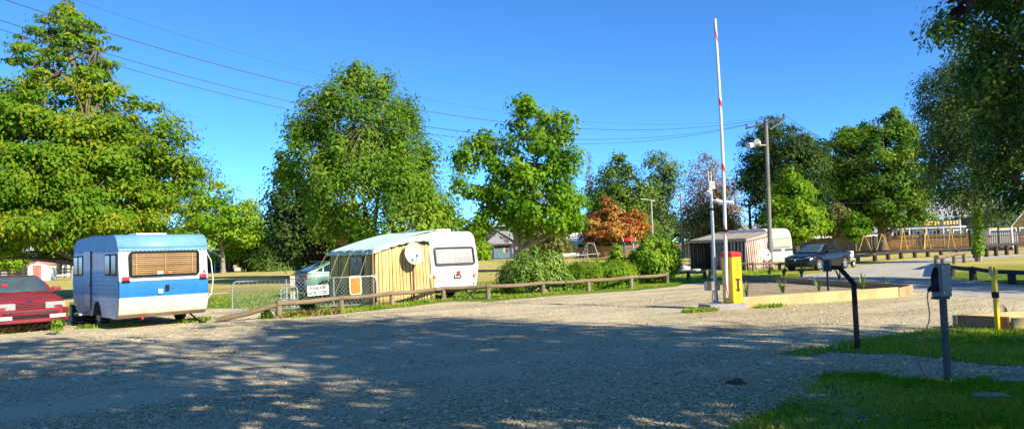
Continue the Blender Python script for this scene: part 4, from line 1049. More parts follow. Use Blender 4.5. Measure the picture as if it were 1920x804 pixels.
# ================================================================== low rail fence in front of the caravans
def rail_fence(name, label, posts, hp, rp, rr, pm, rm, low_end=None, flat=False, group=None, cat='fence', zr=None, extra_end=None):
    """posts = world points; a round rail on top of the posts, one log per span"""
    root = thing(name, label, cat, posts[0], 0, group); g = random.Random(len(posts) * 7 + int(hp * 100)); o = posts[0]
    hs = [hp + g.uniform(-.03, .03) for _ in posts]
    for p, h in zip(posts, hs):
        d = p - o; l = Vector((g.uniform(-.03, .03), g.uniform(-.03, .03), 0))
        mb = MB()
        if flat: mb.beam(d + Vector((0, 0, -.05)), d + l + Vector((0, 0, h)), rp * 2, rp * 1.6, up=Vector((0, 1, 0)))
        else: mb.tube([d + Vector((0, 0, -.05)), d + l * .5 + Vector((0, 0, h * .5)), d + l + Vector((0, 0, h))], [rp, rp * .96, rp * .92], 9)
        mb.build('post', pm, root, smooth=40)
    for i in range(len(posts) - 1):
        a = posts[i] - o + Vector((0, 0, hs[i] + rr * .8)); b = posts[i + 1] - o + Vector((0, 0, hs[i + 1] + rr * .8))
        mb = MB(); e = (b - a).normalized() * .07
        if flat: mb.beam(a - e, b + e, rr * 2.4, rr * 1.5)
        else:
            pts = [a.lerp(b, t) + Vector((0, 0, -.03 * math.sin(math.pi * t) + g.uniform(-.006, .006))) for t in (0, .25, .5, .75, 1)]
            pts[0] -= e * (.9 + .1 * g.random()); pts[-1] += e * .7
            mb.tube(pts, [rr * g.uniform(.9, 1.08) for _ in pts], 9)
        mb.build('rail', rm, root, smooth=40)
    if low_end is not None:
        a = posts[0] - o + Vector((0, 0, hs[0] + .02)); b = Vector(low_end) - o + Vector((0, 0, .05))
        MB().tube([a, a.lerp(b, .5) + Vector((0, 0, -.03)), b], [rr, rr * 1.05, rr * 1.0], 9).build('rail', rm, root, smooth=40)
    return root
pp = [G(*q) for q in ((522, 597), (640, 584), (736, 573.5), (832, 562), (915, 560), (1018, 551), (1104, 545.5), (1184, 539.5), (1251, 533.5))]
rail_fence('rail_fence', 'low weathered log rail fence along the gravel with one end fallen to the ground', pp, .36, .085, .068, M['postwood'], M['fencewood'], low_end=G(404, 604))
rail_fence('rail_fence', 'short low log rail on two stumps in the shade past the round bush', [G(1257, 524), G(1291, 523.5), G(1322, 522)], .3, .09, .07, M['darkpost'], M['fencewood'])
rail_fence('rail_fence', 'low brown rail under the satellite dish beside the black car', [G(1380, 510), G(1413, 509.5), G(1444, 508), G(1462, 506.5)], .42, .1, .07, M['postwood'], M['fencewood'])
pz = G(1333, 521); st = thing('timber_stump', 'short round timber stump standing alone behind the barrier poles', 'stump', pz)
MB().tube([(0, 0, -.05), (0, 0, .3), (.01, 0, .42)], [.12, .115, .105], 10).build('stump', M['postwood'], st, smooth=40)

# ================================================================== mesh gates
def gate(root, Lg, Hg, uprights, pitch=.125, mesh_to=None, r=.021):
    c = .16; pts = [(0, 0, .02), (0, 0, Hg - c)] + [(c - c * math.cos(R(a)), 0, Hg - c + c * math.sin(R(a))) for a in (30, 60, 90)] + [(Lg - c, 0, Hg)] + [(Lg - c + c * math.sin(R(a)), 0, Hg - c + c * math.cos(R(a))) for a in (30, 60, 90)] + [(Lg, 0, .02)]
    MB().tube(pts, r, 8).tube([(0, 0, .1), (Lg, 0, .1)], r * .8, 6).build('gate_frame', M['galv'], root, smooth=60)
    for x in uprights: MB().tube([(x, 0, .1), (x, 0, Hg)], r * .8, 6).build('upright', M['galv'], root, smooth=60)
    mb = MB(); z0, z1 = .1, Hg - .02; n = int((Lg + z1) / pitch) + 1
    for i in range(-int(z1 / pitch) - 1, n):
        for sg in (1, -1):
            x0 = i * pitch if sg > 0 else i * pitch + 0; xa, za, xb, zb = x0, z0, x0 + sg * (z1 - z0), z1
            def clip(x, z, xo, zo):
                if x < 0: t = (0 - xo) / (x - xo); return 0, zo + (z - zo) * t
                if x > Lg: t = (Lg - xo) / (x - xo); return Lg, zo + (z - zo) * t
                return x, z
            if max(xa, xb) <= 0 or min(xa, xb) >= Lg: continue
            ca = clip(xa, za, xb, zb); cb = clip(xb, zb, xa, za)
            mb.tube([(ca[0], .004 * sg, ca[1]), (cb[0], .004 * sg, cb[1])], .0062, 3, caps=False)
    mb.build('chain_mesh', M['galv'], root)
ga, gb = G(436, 590), G(707, 575)
d = gb - ga; Lg = d.length; ag = math.atan2(d.y, d.x)
gt = thing('mesh_gate', 'long galvanised chain mesh gate standing behind the low log rail', 'gate', ga, ag)
gate(gt, Lg, .97, [Lg * .36, Lg * .69])
sgn = thing('warning_sign', 'white sign with black capital letters hung on the mesh gate', 'sign', ga + d * .578, ag)
M['signink'] = mat('sign_ink', (.03, .012, .012), .6)
Ts = Matrix.Translation((0, -.04, .6)) @ Matrix.Rotation(R(-3), 4, 'Y') @ Matrix.Rotation(R(90), 4, 'X')
MB().prism(rrect(.62, .3, .015), Ts, .012).build('sign_board', M['white'], sgn)
for k, t in enumerate(('PLEASE KEEP', 'GATES CLOSED')): text('lettering', t, .13, M['signink'], sgn, Ts @ Matrix.Translation((0, .068 - .138 * k, .0135)), sx=.66, depth=.002, bold=.005)
rug = thing('hanging_mat', 'orange brown ribbed mat with a pale border hung over the mesh gate', 'mat', ga + d * .845, ag)
Tm = Matrix.Translation((0, -.035, .7)) @ Matrix.Rotation(R(-2), 4, 'Y') @ Matrix.Rotation(R(90), 4, 'X')
MB().prism(rrect(.37, .58, .06), Tm, .012).build('border', mat('mat_border', (.72, .58, .42), .9), rug)
M['matrib'] = mat('ribbed_orange', (.52, .22, .055), .95, var=.5, scale=12, stretch=(1, 1, 5))
mb = MB().prism(rrect(.29, .48, .04), Tm @ Matrix.Translation((0, -.01, .008)), .01)
for k in range(11): mb.box((0, -.22 + .042 * k, .022), (.27, .022, .01), T=Tm)
mb.build('ribs', M['matrib'], rug)
p = G(549, 588); p.y += 2.0; p.x = gx(549, p.y, 570).x; o = thing('gate_post', 'square weathered white post with dark mark standing behind the mesh gate', 'post', p, ag)
MB().box((0, 0, .5), (.15, .13, 1.08)).build('post', wood('flaked_white_post', (.5, .47, .4), axis='Z'), o, bevel=.01); MB().box((0, -.07, .62), (.16, .02, .09)).build('latch_plate', M['black'], o)
p2_ = gx(527, p.y - .3, 570); e2 = gx(541, p.y - .2, 570); d2 = e2 - p2_
sg_ = thing('mesh_gate', 'small narrow pale blue pipe gate behind the long mesh gate', 'gate', p2_, math.atan2(d2.y, d2.x))
mb = MB(); Lh = .5; mb.tube([(0, 0, 0), (0, 0, .62), (.06, 0, .72), (Lh - .06, 0, .72), (Lh, 0, .62), (Lh, 0, 0)], .018, 6); mb.tube([(0, 0, .3), (Lh, 0, .3)], .014, 5); mb.build('gate_frame', mat('pale_blue_pipe', (.35, .45, .5), .5), sg_, smooth=60)
for k in range(4): MB().tube([(.1 + k * .1, 0, .02), (.1 + k * .1, 0, .7)], .008, 4).build('bar', M['galv'], sg_)

# ================================================================== satellite dishes
def dish(name, label, base, Y, hpole, az, el, r, zc, polem, dm, lean=0):
    root = thing(name, label, 'satellite dish', base)
    MB().tube([(0, 0, -.05), (lean, 0, hpole)], .038, 8).build('mast', polem, root, smooth=60)
    nrm = Vector((math.sin(az) * math.cos(el), -math.cos(az) * math.cos(el), math.sin(el)))
    x = Z3.cross(nrm).normalized(); y = nrm.cross(x)
    T = frame(Vector((0, 0, zc)) + nrm * .08, x, y) @ Matrix.Diagonal((.93, 1.05, 1, 1))
    prof = [(.001, -.0)] + [(r * k / 8, .26 * r * (k / 8) ** 2) for k in range(1, 9)] + [(r * 1.02, .26 * r + .006), (r * 1.01, .26 * r - .012)] + [(r * k / 8, .26 * r * (k / 8) ** 2 - .012) for k in range(7, -1, -1)]
    MB().lathe(prof, T, 32).build('reflector', dm, root, smooth=50)
    c = Vector((0, 0, zc)); e = c + nrm * r * 1.05 - y * r * .35
    MB().tube([c - y * r * .95 + nrm * .2, e], .014, 5).build('feed_arm', M['galv_dull'], root)
    MB().tube([e - nrm * .06, e + nrm * .05], .035, 8).build('receiver', M['darkplastic'], root)
    return root
M['dish'] = mat('pale_dish', (.44, .4, .34), .5, var=.1, scale=2); M['dishg'] = mat('grey_dish', (.42, .43, .44), .5, var=.15)
dish('satellite_dish', 'large pale satellite dish on a rusty mast before the yellow awning', gx(776.5, 24.72, 569), 24.72, 1.75, R(28), R(14), .36, 1.58, mat('rusty_mast', (.16, .06, .04), .8, var=.4), M['dish'])
dish('satellite_dish', 'grey satellite dish low beside the foot of the power pole', gx(1433, 43.3, 500), 43.3, .75, R(16), R(22), .4, .88, M['galv_dull'], M['dishg'])

# ================================================================== barrier, camera pole
bp_ = G(1362, 581); pl_ = thing('concrete_plinth', 'grey concrete slab under the yellow barrier', 'plinth', (bp_.x, 18.35, 0), R(14))
MB().box((0, .1, .07), (1.0, .62, .16)).build('slab', M['concrete'], pl_, bevel=.015)
zs_ = .15
cab = thing('barrier_cabinet', 'tall yellow barrier cabinet with red cap and dark lettering', 'barrier', (gx(1375, 18.5, 575).x, 18.5, zs_), R(33))
cw, cdp, ch = .34, .34, 1.13
MB().box((0, 0, ch / 2), (cw, cdp, ch)).build('housing', M['yellow'], cab, bevel=.018)
MB().prism([(-cw / 2 - .012, 0), (cw / 2 + .012, 0), (cw / 2 + .012, .09), (cw / 2 - .05, .125), (-cw / 2 + .05, .14), (-cw / 2 - .012, .12)], Matrix.Translation((0, cdp / 2 + .012, ch - .01)) @ Matrix.Rotation(R(90), 4, 'X'), cdp + .024).build('cap', M['red'], cab, bevel=.02)
M['ink'] = mat('dark_brown_ink', (.06, .02, .015), .6)
Tf = Matrix.Translation((0, -cdp / 2 - .003, 0)) @ Matrix.Rotation(R(90), 4, 'X')
text('lettering', 'NORTH', .125, M['ink'], cab, Tf @ Matrix.Translation((.01, .82, 0)) @ Matrix.Rotation(R(-90), 4, 'Z'), sx=.85, depth=.002, spacing=1.1)
mb = MB(); mb.prism([(-.085, .60), (.09, .60), (.09, .555), (.05, .55), (.045, .36), (.08, .34), (.075, .30), (.03, .295), (.02, .265), (-.02, .265), (-.03, .295), (-.07, .3), (-.075, .335), (-.035, .36), (-.04, .55), (-.085, .555)], Tf, .004)
mb.build('emblem', M['ink'], cab)
mb = MB(); mb.ring([(.045 * math.cos(t * .4), .15 + .065 * math.sin(t * .4)) for t in range(16)], [(.036 * math.cos(t * .4), .15 + .055 * math.sin(t * .4)) for t in range(16)], Tf, .003); mb.prism([(-.012, .225), (.02, .225), (.02, .24), (-.012, .24)], Tf, .003); mb.build('oval_mark', M['ink'], cab)
TL = Matrix(((0, 0, -1, -cw / 2 - .002), (-1, 0, 0, 0), (0, 1, 0, 0), (0, 0, 0, 1)))
MB().prism(rrect(.09, .22, .005, 2, .0, .16), TL, .004).build('safety_label', M['offwhite'], cab)
mb = MB()
for z in (.1, .15, .2): mb.prism(rrect(.06, .032, .004, 2, .0, z), TL @ Matrix.Translation((0, 0, .003)), .003)
mb.build('label_marks', M['red'], cab)
MB().lathe([(.05, 0), (.05, .03), (.001, .032)], TL @ Matrix.Translation((.0, .92, 0)), 12).build('lock', M['black'], cab)
# raised arm, white with red wrapped stripes
def armmat():
    m, nt, b = _nt('red_white_arm'); b.inputs['Roughness'].default_value = .35
    tc = N(nt, 'ShaderNodeTexCoord'); sp = N(nt, 'ShaderNodeSeparateXYZ'); L(nt, tc, 'Object', sp, 0)
    at_ = N(nt, 'ShaderNodeMath', operation='ARCTAN2'); L(nt, sp, 'Y', at_, 0); L(nt, sp, 'X', at_, 1)
    k = N(nt, 'ShaderNodeMath', operation='MULTIPLY_ADD'); k.inputs[1].default_value = 1 / 6.2832; L(nt, at_, 0, k, 0)
    z = N(nt, 'ShaderNodeMath', operation='MULTIPLY_ADD'); z.inputs[1].default_value = .62; z.inputs[2].default_value = .18; L(nt, sp, 'Z', z, 0); L(nt, z, 0, k, 2)
    f = N(nt, 'ShaderNodeMath', operation='FRACT'); L(nt, k, 0, f, 0)
    r = ramp(nt, [(0, (.6, .02, .03)), (.105, (.56, .57, .6))], 'CONSTANT'); L(nt, f, 0, r, 0); L(nt, r, 0, b, 'Base Color')
    return m
xa = gx(1362, 18.3, 560)
arm = thing('boom_barrier', 'tall raised white barrier arm with red spiral stripes', 'barrier arm', (xa.x, 18.28, .3), 0)
tip = at(1340.5, 36, 18.28) - Vector((xa.x, 18.28, .3))
mb = MB(); n = 40
for s_ in (1,):
    rows = []
    for i in range(n + 1):
        t = i / n; c = Vector((0, 0, 0)).lerp(tip, t) + Vector((.05 * math.sin(math.pi * t), 0, 0)); w_ = .045 * (1 - .2 * t); h_ = .045 * (1 - .3 * t)
        rows.append([c + Vector((w_ * math.cos(a), h_ * math.sin(a), 0)) for a in [2 * math.pi * k / 14 for k in range(14)]])
    mb.grid(rows, closed=True); mb.f.append(list(range(14))[::-1]); mb.f.append([len(mb.v) - 14 + k for k in range(14)])
mb.build('arm_tube', armmat(), arm, smooth=60)
MB().tube([tip * .235 + Vector((.03, 0, -.02)), tip * .235 + Vector((.033, 0, .04))], .072, 10).build('arm_clamp', M['black'], arm)
xp = gx(1343, 18.75, 576); cp_ = thing('camera_pole', 'galvanised pole with security cameras and small antennas beside the barrier', 'pole', (xp.x, 18.75, zs_))
top = at(1333.5, 345, 18.75) - Vector((xp.x, 18.75, zs_)); hz = top.z
MB().tube([(0, 0, 0), (0, 0, hz)], .042, 10).build('pole', M['galv'], cp_, smooth=60)
MB().box((0, 0, .01), (.22, .22, .02)).build('base_plate', M['galv_dull'], cp_)
MB().box((-.1, -.08, .42), (.36, .16, .22)).build('junction_box', mat('taupe_box', (.32, .28, .24), .6), cp_, bevel=.01)
MB().tube([(-.06, -.02, .32), (-.1, -.02, .1), (-.04, 0, .02)], .016, 6).tube([(.04, .0, .32), (.05, 0, .02)], .016, 6).build('conduit', M['galv_dull'], cp_)
for (a, b_, r_) in (((-.06, -.1, hz - .18), (-.16, -.28, hz - .26), .062), ((.1, -.06, hz - .42), (.26, -.16, hz - .5), .05), ((.3, .0, hz - .46), (.52, -.1, hz - .5), .045)):
    mb = MB().tube([a, b_], [r_, r_ * 1.05], 10); mb.tube([(0, 0, a[2] + .02), a], .02, 6); mb.build('camera', M['white'], cp_, smooth=50)
MB().box((0, -.05, hz - .04), (.16, .13, .2)).build('radio_box', M['galv_dull'], cp_, bevel=.01)
for x in (-.05, .02): MB().tube([(x, 0, hz), (x - .005, 0, hz + .33)], [.013, .008], 5).build('antenna', M['offwhite'], cp_)
MB().tube([(0, 0, 2.3), (0, 0, 2.36)], .05, 8).build('strap', M['black'], cp_)

# ================================================================== timber edged beds with young flax plants
def board(root, name, a, b, h, th, m, z0=0):
    a, b = Vector(a), Vector(b); return MB().beam(a + Vector((0, 0, z0 + h / 2)), b + Vector((0, 0, z0 + h / 2)), th, h).build(name, m, root, bevel=.008)
a0 = G(1392, 577); a1 = G(1683, 556.5); a2 = G(1708, 549.5); a3 = G(1384, 526)
bed = thing('garden_bed', 'long triangular garden bed edged in new yellow timber boards', 'garden bed', a0)
board(bed, 'front_board', (0, 0, 0), a1 - a0, .27, .08, M['newpine']); 
e = (a3 - a2).normalized()
board(bed, 'back_board', a2 - a0 + Vector((0, 0, .002)), (a2 - a0) + e * 5.2, .25, .09, M['oldpine']); board(bed, 'back_board', (a2 - a0) + e * 5.21, a3 - a0, .26, .1, M['oldpine'])
board(bed, 'end_board', a1 - a0 + Vector((.05, .05, 0)), a2 - a0 + Vector((0, -.06, 0)), .24, .07, M['oldpine'])
mb = MB(); q = [a0 + Vector((.02, .06, .05)), a1 + Vector((0, .08, .05)), a2 + Vector((-.1, -.08, .05)), a3 + Vector((0, -.1, .05)), a3 + Vector((-4.6, -10, .05)), a0 + Vector((-.3, .3, .05))]
mb.add([v - a0 for v in q[:4]], [(0, 1, 2, 3)]); mb.build('gravel_fill', M['bed'], bed)
b0 = G(1797, 616); b1 = G(1905, 616); b2_ = G(1990, 597); b3 = G(1960, 606)
bed2 = thing('garden_bed', 'reddish timber edged garden bed behind the yellow post', 'garden bed', b0)
b4 = G(1893, 621)
board(bed2, 'front_board', (0, 0, 0), b4 - b0, .24, .09, M['redpine']); board(bed2, 'front_board', b4 - b0 + Vector((.06, .02, 0)), G(2150, 619) - b0, .22, .1, M['newpine'])
board(bed2, 'side_board', (0, .1, 0), G(2100, 596) - b0, .23, .1, M['newpine'])
mb = MB(); mb.add([(.1, .1, .1), ((G(2150, 614) - b0).x, (G(2150, 614) - b0).y, .1), ((G(2100, 600) - b0).x, (G(2100, 600) - b0).y - .1, .1)], [(0, 1, 2)]); mb.build('gravel_fill', M['bed'], bed2)
M['flax'] = leafmat('flax_leaf', (.06, .1, .025), (.16, .22, .06), (.42, .4, .14), trans=.25, rough=.5)
M['flaxd'] = leafmat('dark_flax_leaf', (.02, .045, .012), (.05, .09, .025), (.12, .16, .05), trans=.25, rough=.5)
def flax(p, h, n, seed, label, spread=.6, m='flax', wd=.035):
    g = np.random.default_rng(seed); root = thing('flax_plant', label, 'plant', p, 0, 'young flax plants in the timber beds')
    vs = []; tint = []
    for k in range(n):
        a = g.uniform(0, 6.28); l = h * g.uniform(.55, 1.15); d = np.array([math.cos(a), math.sin(a), 0]); b = np.array([-d[1], d[0], 0]) * wd * .5
        le = g.uniform(.1, 1) * spread; c0 = d * .03
        prev = c0; w0 = .6; t = g.uniform(0, 1)
        for j in range(1, 5):
            f = j / 4; cur = d * (.03 + l * le * f ** 1.7) + np.array([0, 0, l * (f - .28 * le * f ** 3)]); w1 = (1, .9, .6, .05)[j - 1]
            vs += [prev - b * w0, prev + b * w0, cur + b * w1, cur - b * w1]; tint.append(t); prev = cur; w0 = w1
    np_mesh('fronds', np.array(vs), 4, M[m], root, np.array(tint)); return root
for i, (px, py, h, n, m, lb) in enumerate(((1401, 560, .5, 14, 'flax', 'thin flax plant close behind the yellow barrier cabinet'), (1468, 552, .5, 24, 'flax', 'fullest yellow green flax behind the front board of the long bed'), (1536, 548, .52, 12, 'flax', 'upright pale flax left of the thin black post'),
        (1618, 546, .55, 20, 'flax', 'flax seen right of the bent black post'), (1661, 543, .34, 16, 'flax', 'low spreading flax near the pointed end of the bed'),
        (1443, 517.5, .5, 16, 'flaxd', 'dark flax behind the bed nearest the black car bonnet'), (1470, 519, .5, 18, 'flaxd', 'dark bushy flax behind the back board in front of the black car'), (1503, 521, .62, 26, 'flax', 'tall spiky flax behind the back board before the car front wheel'),
        (1574, 527, .6, 9, 'flax', 'narrow flax behind the bent black post arm'))):
    flax(G(px, py) + Vector((0, 0, .04)), h, n, 70 + i, lb, m=m, wd=.05 if py < 530 else .04)
flax(G(1893, 607) + Vector((0, 0, .1)), .3, 10, 91, 'small dry flax in the reddish bed right of the yellow post', .9, 'flaxd', .025)
p = G(1553, 547.5); o = thing('slim_post', 'thin black post standing in the long garden bed', 'post', p)
MB().tube([(0, 0, 0), (0, 0, .95)], .032, 8).build('post', M['black'], o, smooth=60); MB().box((0, 0, .97), (.12, .1, .1)).build('post_cap', M['black'], o)

# ================================================================== intercom post, power post, yellow post
p = G(1608, 655); o = thing('intercom_post', 'bent black steel post carrying a grey intercom box', 'post', p)
def lo(px, py): return at(px, py, p.y) - p
k0, k1, k2 = lo(1600.5, 531), lo(1574, 502), lo(1552, 501)
mb = MB(); up = Vector((0, 1, 0))
w_ = .062
rows = []
for c, dx in ((Vector((0, 0, -.05)), (1, 0)), (k0, (.93, .38)), (k1, (.38, .93)), (k2, (0, 1))):
    n = Vector((dx[0], 0, dx[1])); rows.append([c + n * w_ / 2 + Vector((0, -w_ / 2, 0)), c + n * w_ / 2 + Vector((0, w_ / 2, 0)), c - n * w_ / 2 + Vector((0, w_ / 2, 0)), c - n * w_ / 2 + Vector((0, -w_ / 2, 0))])
mb.grid(rows, closed=True); mb.f += [[0, 1, 2, 3], [len(mb.v) - 4 + k for k in range(4)]]
mb.build('post', M['black'], o, bevel=.006)
kb = lo(1549.5, 498); T = Matrix.Translation(kb) @ Matrix.Rotation(R(-38), 4, 'Z')
MB().box((.02, 0, 0), (.085, .13, .165), T=T).build('intercom_box', M['darkplastic'], o, bevel=.008)
MB().box((-.028, 0, 0), (.012, .135, .17), T=T).build('face_plate', mat('grey_face', (.3, .32, .36), .45, .3), o)

p = G(1777, 712); o = thing('power_post', 'grey electric hookup post with an open flap box', 'power post', p, R(13))
M['slate'] = mat('slate_grey_steel', (.06, .065, .07), .65, .1, var=.2, scale=6)
MB().box((0, 0, .5), (.06, .055, 1.02)).build('post', M['slate'], o, bevel=.006)
M['greybox'] = mat('grey_enamel', (.17, .19, .19), .5, .2, var=.15, scale=4)
bz = 1.12
MB().box((-.015, -.005, bz), (.15, .14, .37)).build('box', M['greybox'], o, bevel=.008)
MB().box((-.015, -.08, bz), (.12, .012, .33)).build('cover_plate', M['greybox'], o)
mb = MB()
for x in (-.06, .03):
    for z in (-.14, .14): mb.tube([(x, -.085, bz + z), (x, -.092, bz + z)], .008, 6)
mb.build('screw', M['galv'], o)
MB().box((-.094, 0, bz), (.012, .1, .27)).build('socket_panel', M['black'], o)
mb = MB(); mb.grid([[Vector((-.09 - .09 * t, y, bz + .17 - .13 * t * t)) for y in (-.03, .08)] for t in (0, .25, .5, .75, 1)]); mb.build('flap', M['galv_dull'], o, solid=.008)
MB().tube([(-.12, -.02, bz - .08), (-.17, -.03, bz - .09), (-.215, -.035, bz - .11)], [.028, .03, .02], 8).build('plug', M['black'], o, smooth=50)
MB().box((-.04, -.01, bz - .2), (.16, .1, .03)).build('cable_entry', M['darkplastic'], o)
bpy.context.view_layer.update()
q = [o.matrix_basis @ Vector(v) for v in ((-.215, -.035, bz - .11), (-.24, -.04, bz - .2), (-.24, -.05, bz - .42))]
cz = thing('extension_lead', 'orange brown power lead hanging from the grey hookup post', 'cable', (q[0].x, q[0].y, 0))
e1 = at(1729, 640, p.y - .1); e2 = at(1723, 672, p.y - .05); e3 = G(1745, 710, .02); e4 = G(1790, 716, .02)
pts = q + [e1, e2, e2.lerp(e3, .5) + Vector((-.02, 0, -.03)), e3, e4]
def cat(pts, k=6):
    out = []
    for i in range(len(pts) - 1):
        p0, p1, p2, p3 = pts[max(0, i - 1)], pts[i], pts[i + 1], pts[min(len(pts) - 1, i + 2)]
        for j in range(k):
            t = j / k; out.append(.5 * ((2 * p1) + (p2 - p0) * t + (2 * p0 - 5 * p1 + 4 * p2 - p3) * t * t + (3 * p1 - p0 - 3 * p2 + p3) * t ** 3))
    return out + [pts[-1]]
MB().tube([v - Vector((q[0].x, q[0].y, 0)) for v in cat(pts)], .0075, 6).build('lead', mat('orange_lead', (.42, .2, .05), .6), cz, smooth=60)

p = G(1871, 621); o = thing('marker_post', 'yellow steel post with a black band beside the reddish bed', 'post', p, R(10))
tp = at(1862, 500, p.y) - p; tp = Vector((tp.x * .55, 0, tp.z))
mb = MB().beam((0, 0, -.05), (tp.x * .93, 0, tp.z - .1), .045, .075, up=Vector((0, 1, 0)))
mb.build('post', M['yellow'], o, bevel=.005)
MB().beam((tp.x * .92, 0, tp.z - .12), (tp.x, 0, tp.z), .05, .11, up=Vector((0, 1, 0))).build('head', M['yellow'], o, bevel=.006)
MB().box((tp.x - .045, -.0, tp.z - .07), (.035, .06, .16)).build('side_bracket', mat('aged_bracket', (.45, .36, .2), .6), o)
MB().beam((tp.x * .55, 0, .56), (tp.x * .64, 0, .66), .066, .1, up=Vector((0, 1, 0))).build('band', M['black'], o, bevel=.008)
for px, py, w1, d1, lb in ((1895, 719, .34, .22, 'pale concrete cover in the grass nearest the hookup post'), (1857, 749, .3, .16, 'pale slab sunk in the foreground grass, lower right corner')):
    p = G(px, py); o = thing('concrete_cover', lb, 'cover', p + Vector((0, 0, .0)), R(-6)); MB().box((0, 0, .03), (w1, d1, .06)).build('cover', M['concrete'], o, bevel=.012)
p = G(1380, 718); o = thing('earth_clod', 'small dark clod of earth on the shaded gravel', 'clod', p)
mb = MB(); g = random.Random(4); mb.lathe([(.001, .05), (.06, .045), (.11, .02), (.12, 0)], Matrix.Identity(4), 10); mb.v = [(x + g.uniform(-.025, .025), y + g.uniform(-.02, .02), max(0, z + g.uniform(-.012, .012))) for x, y, z in mb.v]
mb.build('clod', mat('brown_earth', (.1, .055, .035), .95), o)

# ================================================================== power poles and wires
def pole(name, label, base, h, r0, r1, m, arms, lean=(0, 0), cat='power pole'):
    root = thing(name, label, cat, base)
    MB().tube([(0, 0, -.1), (lean[0] * .5, 0, h * .5), (lean[0], 0, h)], [r0, (r0 + r1) / 2, r1], 10).build('pole', m, root, smooth=60)
    return root
pb_ = gx(1445, 43.4, 500); ptop = at(1436, 226, 43.4)
ph = ptop.z; pw = pole('power_pole', 'tall timber power pole with crossarm between awning and caravan', pb_, ph, .145, .11, M['polewood'], 0, lean=(ptop.x - pb_.x, 0))
ca = at(1402, 239, 43.4) - pb_; cb = at(1466, 224, 43.4) - pb_; ca.y = .5; cb.y = -.5
MB().beam(ca, cb, .09, .1).build('crossarm', M['polewood'], pw)
MB().beam(cb * .985, at(1444, 243, 43.3) - pb_, .06, .06).build('brace', M['galv_dull'], pw)
ins = []
for t in (.04, .3, .72, .97):
    c = ca.lerp(cb, t) + Vector((0, 0, .06)); MB().lathe([(.02, 0), (.06, .06), (.045, .1), (.06, .14), (.03, .2), (.001, .21)], Matrix.Translation(c), 8).build('insulator', M['darkplastic'], pw, smooth=50); ins.append(pb_ + c + Vector((0, 0, .15)))
lz = at(1436, 272, 43.2) - pb_
mb = MB().tube([lz, at(1419, 273, 43.0) - pb_], .03, 6); mb.build('lamp_bracket', M['galv_dull'], pw)
for (x0, y0, x1, y1) in ((1418, 271, 1403, 273.5), (1424, 270, 1419, 265)):
    MB().tube([at(x0, y0, 43.0) - pb_, at((x0 + x1) / 2, (y0 + y1) / 2, 42.8) - pb_, at(x1, y1, 42.6) - pb_], [.09, .15, .17], 10).build('floodlight', M['offwhite'], pw, smooth=50)
def wire(name, label, a, b, sag, r=.02, n=40, group=None):
    root = thing(name, label, 'wire', a, 0, group); d = b - a
    MB().tube([d * (i / n) + Vector((0, 0, -4 * sag * (i / n) * (1 - i / n))) for i in range(n + 1)], r, 4).build('strand', M['cable'], root)
def wire_fit(label, px0, Y0, end, through, r):
    """hang a wire from a pole left of the picture so that it passes a photo point"""
    a = at(px0[0], px0[1], Y0); d = end - a; lo_, hi_ = 0.0, 4.0
    for _ in range(40):
        s_ = (lo_ + hi_) / 2; best = None
        for i in range(401):
            t = i / 400; P = a + d * t + Vector((0, 0, -4 * s_ * t * (1 - t))); v = ROT.transposed() @ (P - Vector((0, 0, CAMZ)))
            if v.z > -.1: continue
            px = W0 / 2 + F * v.x / -v.z; py = H0 / 2 - F * v.y / -v.z
            if best is None or abs(px - through[0]) < best[0]: best = (abs(px - through[0]), py)
        if best[1] < through[1]: lo_ = s_
        else: hi_ = s_
    wire('overhead_wire', label, a, end, s_, r, 60, 'overhead wires to the power pole')
wire_fit('thickest overhead wire, uppermost of the dark three crossing the left sky', (-420, -155), 20, ins[2], (480, 140), .014)
wire_fit('overhead wire in the middle of the dark three crossing the left sky', (-420, -112), 20.5, ins[1], (480, 176), .012)
wire_fit('lowest of the three dark overhead wires crossing the left sky', (-420, -96), 21, ins[0], (500, 196), .012)
wire_fit('faint thin overhead wire highest above the left trees', (-420, -215), 20, ins[3], (480, 108), .006)
wire('overhead_wire', 'upper wire running right from the power pole behind the tall tree', ins[3], at(1660, 318, 70), .3, .013)
wire('overhead_wire', 'lower wire running right from the power pole into the trees', ins[2] - Vector((0, 0, .3)), at(1690, 345, 70), .4, .012)
wire('overhead_wire', 'nearly level wire across the dark trunk of the large tree at right', at(1470, 378, 70), at(1790, 372, 70), .25, .015)
pc = gx(1409, 90, 470); o = pole('power_pole', 'distant dark power pole with short crossarm beyond the grey awning', pc, (at(1405, 378, 90)).z, .2, .15, M['darkpost'], 0)
MB().beam((-1.0, 0, at(1405, 384, 90).z), (1.0, 0, at(1405, 384, 90).z), .14, .16).build('crossarm', M['darkpost'], o)
pc = gx(1224.5, 112, 460); h = at(1224, 374, 112).z; o = pole('lamp_post', 'slender grey lamp post rising behind the round bush', pc, h, .16, .1, M['galv_dull'], 0, cat='lamp post')
MB().beam((0, 0, h - .1), (-1.0, 0, h + .1), .1, .1).box((-1.2, 0, h + .1), (.7, .3, .16)).box((.35, 0, h - .2), (.5, .2, .2)).build('lamp_head', M['galv_dull'], o)
pc = gx(1281, 100, 475); h = at(1277, 362, 100).z; o = pole('lamp_post', 'bare pale pole beside the brown tree', pc, h, .22, .13, M['concrete'], 0, cat='pole')
MB().beam((0, 0, h - .6), (-.9, 0, h - .4), .08, .08).build('bracket', M['galv_dull'], o)

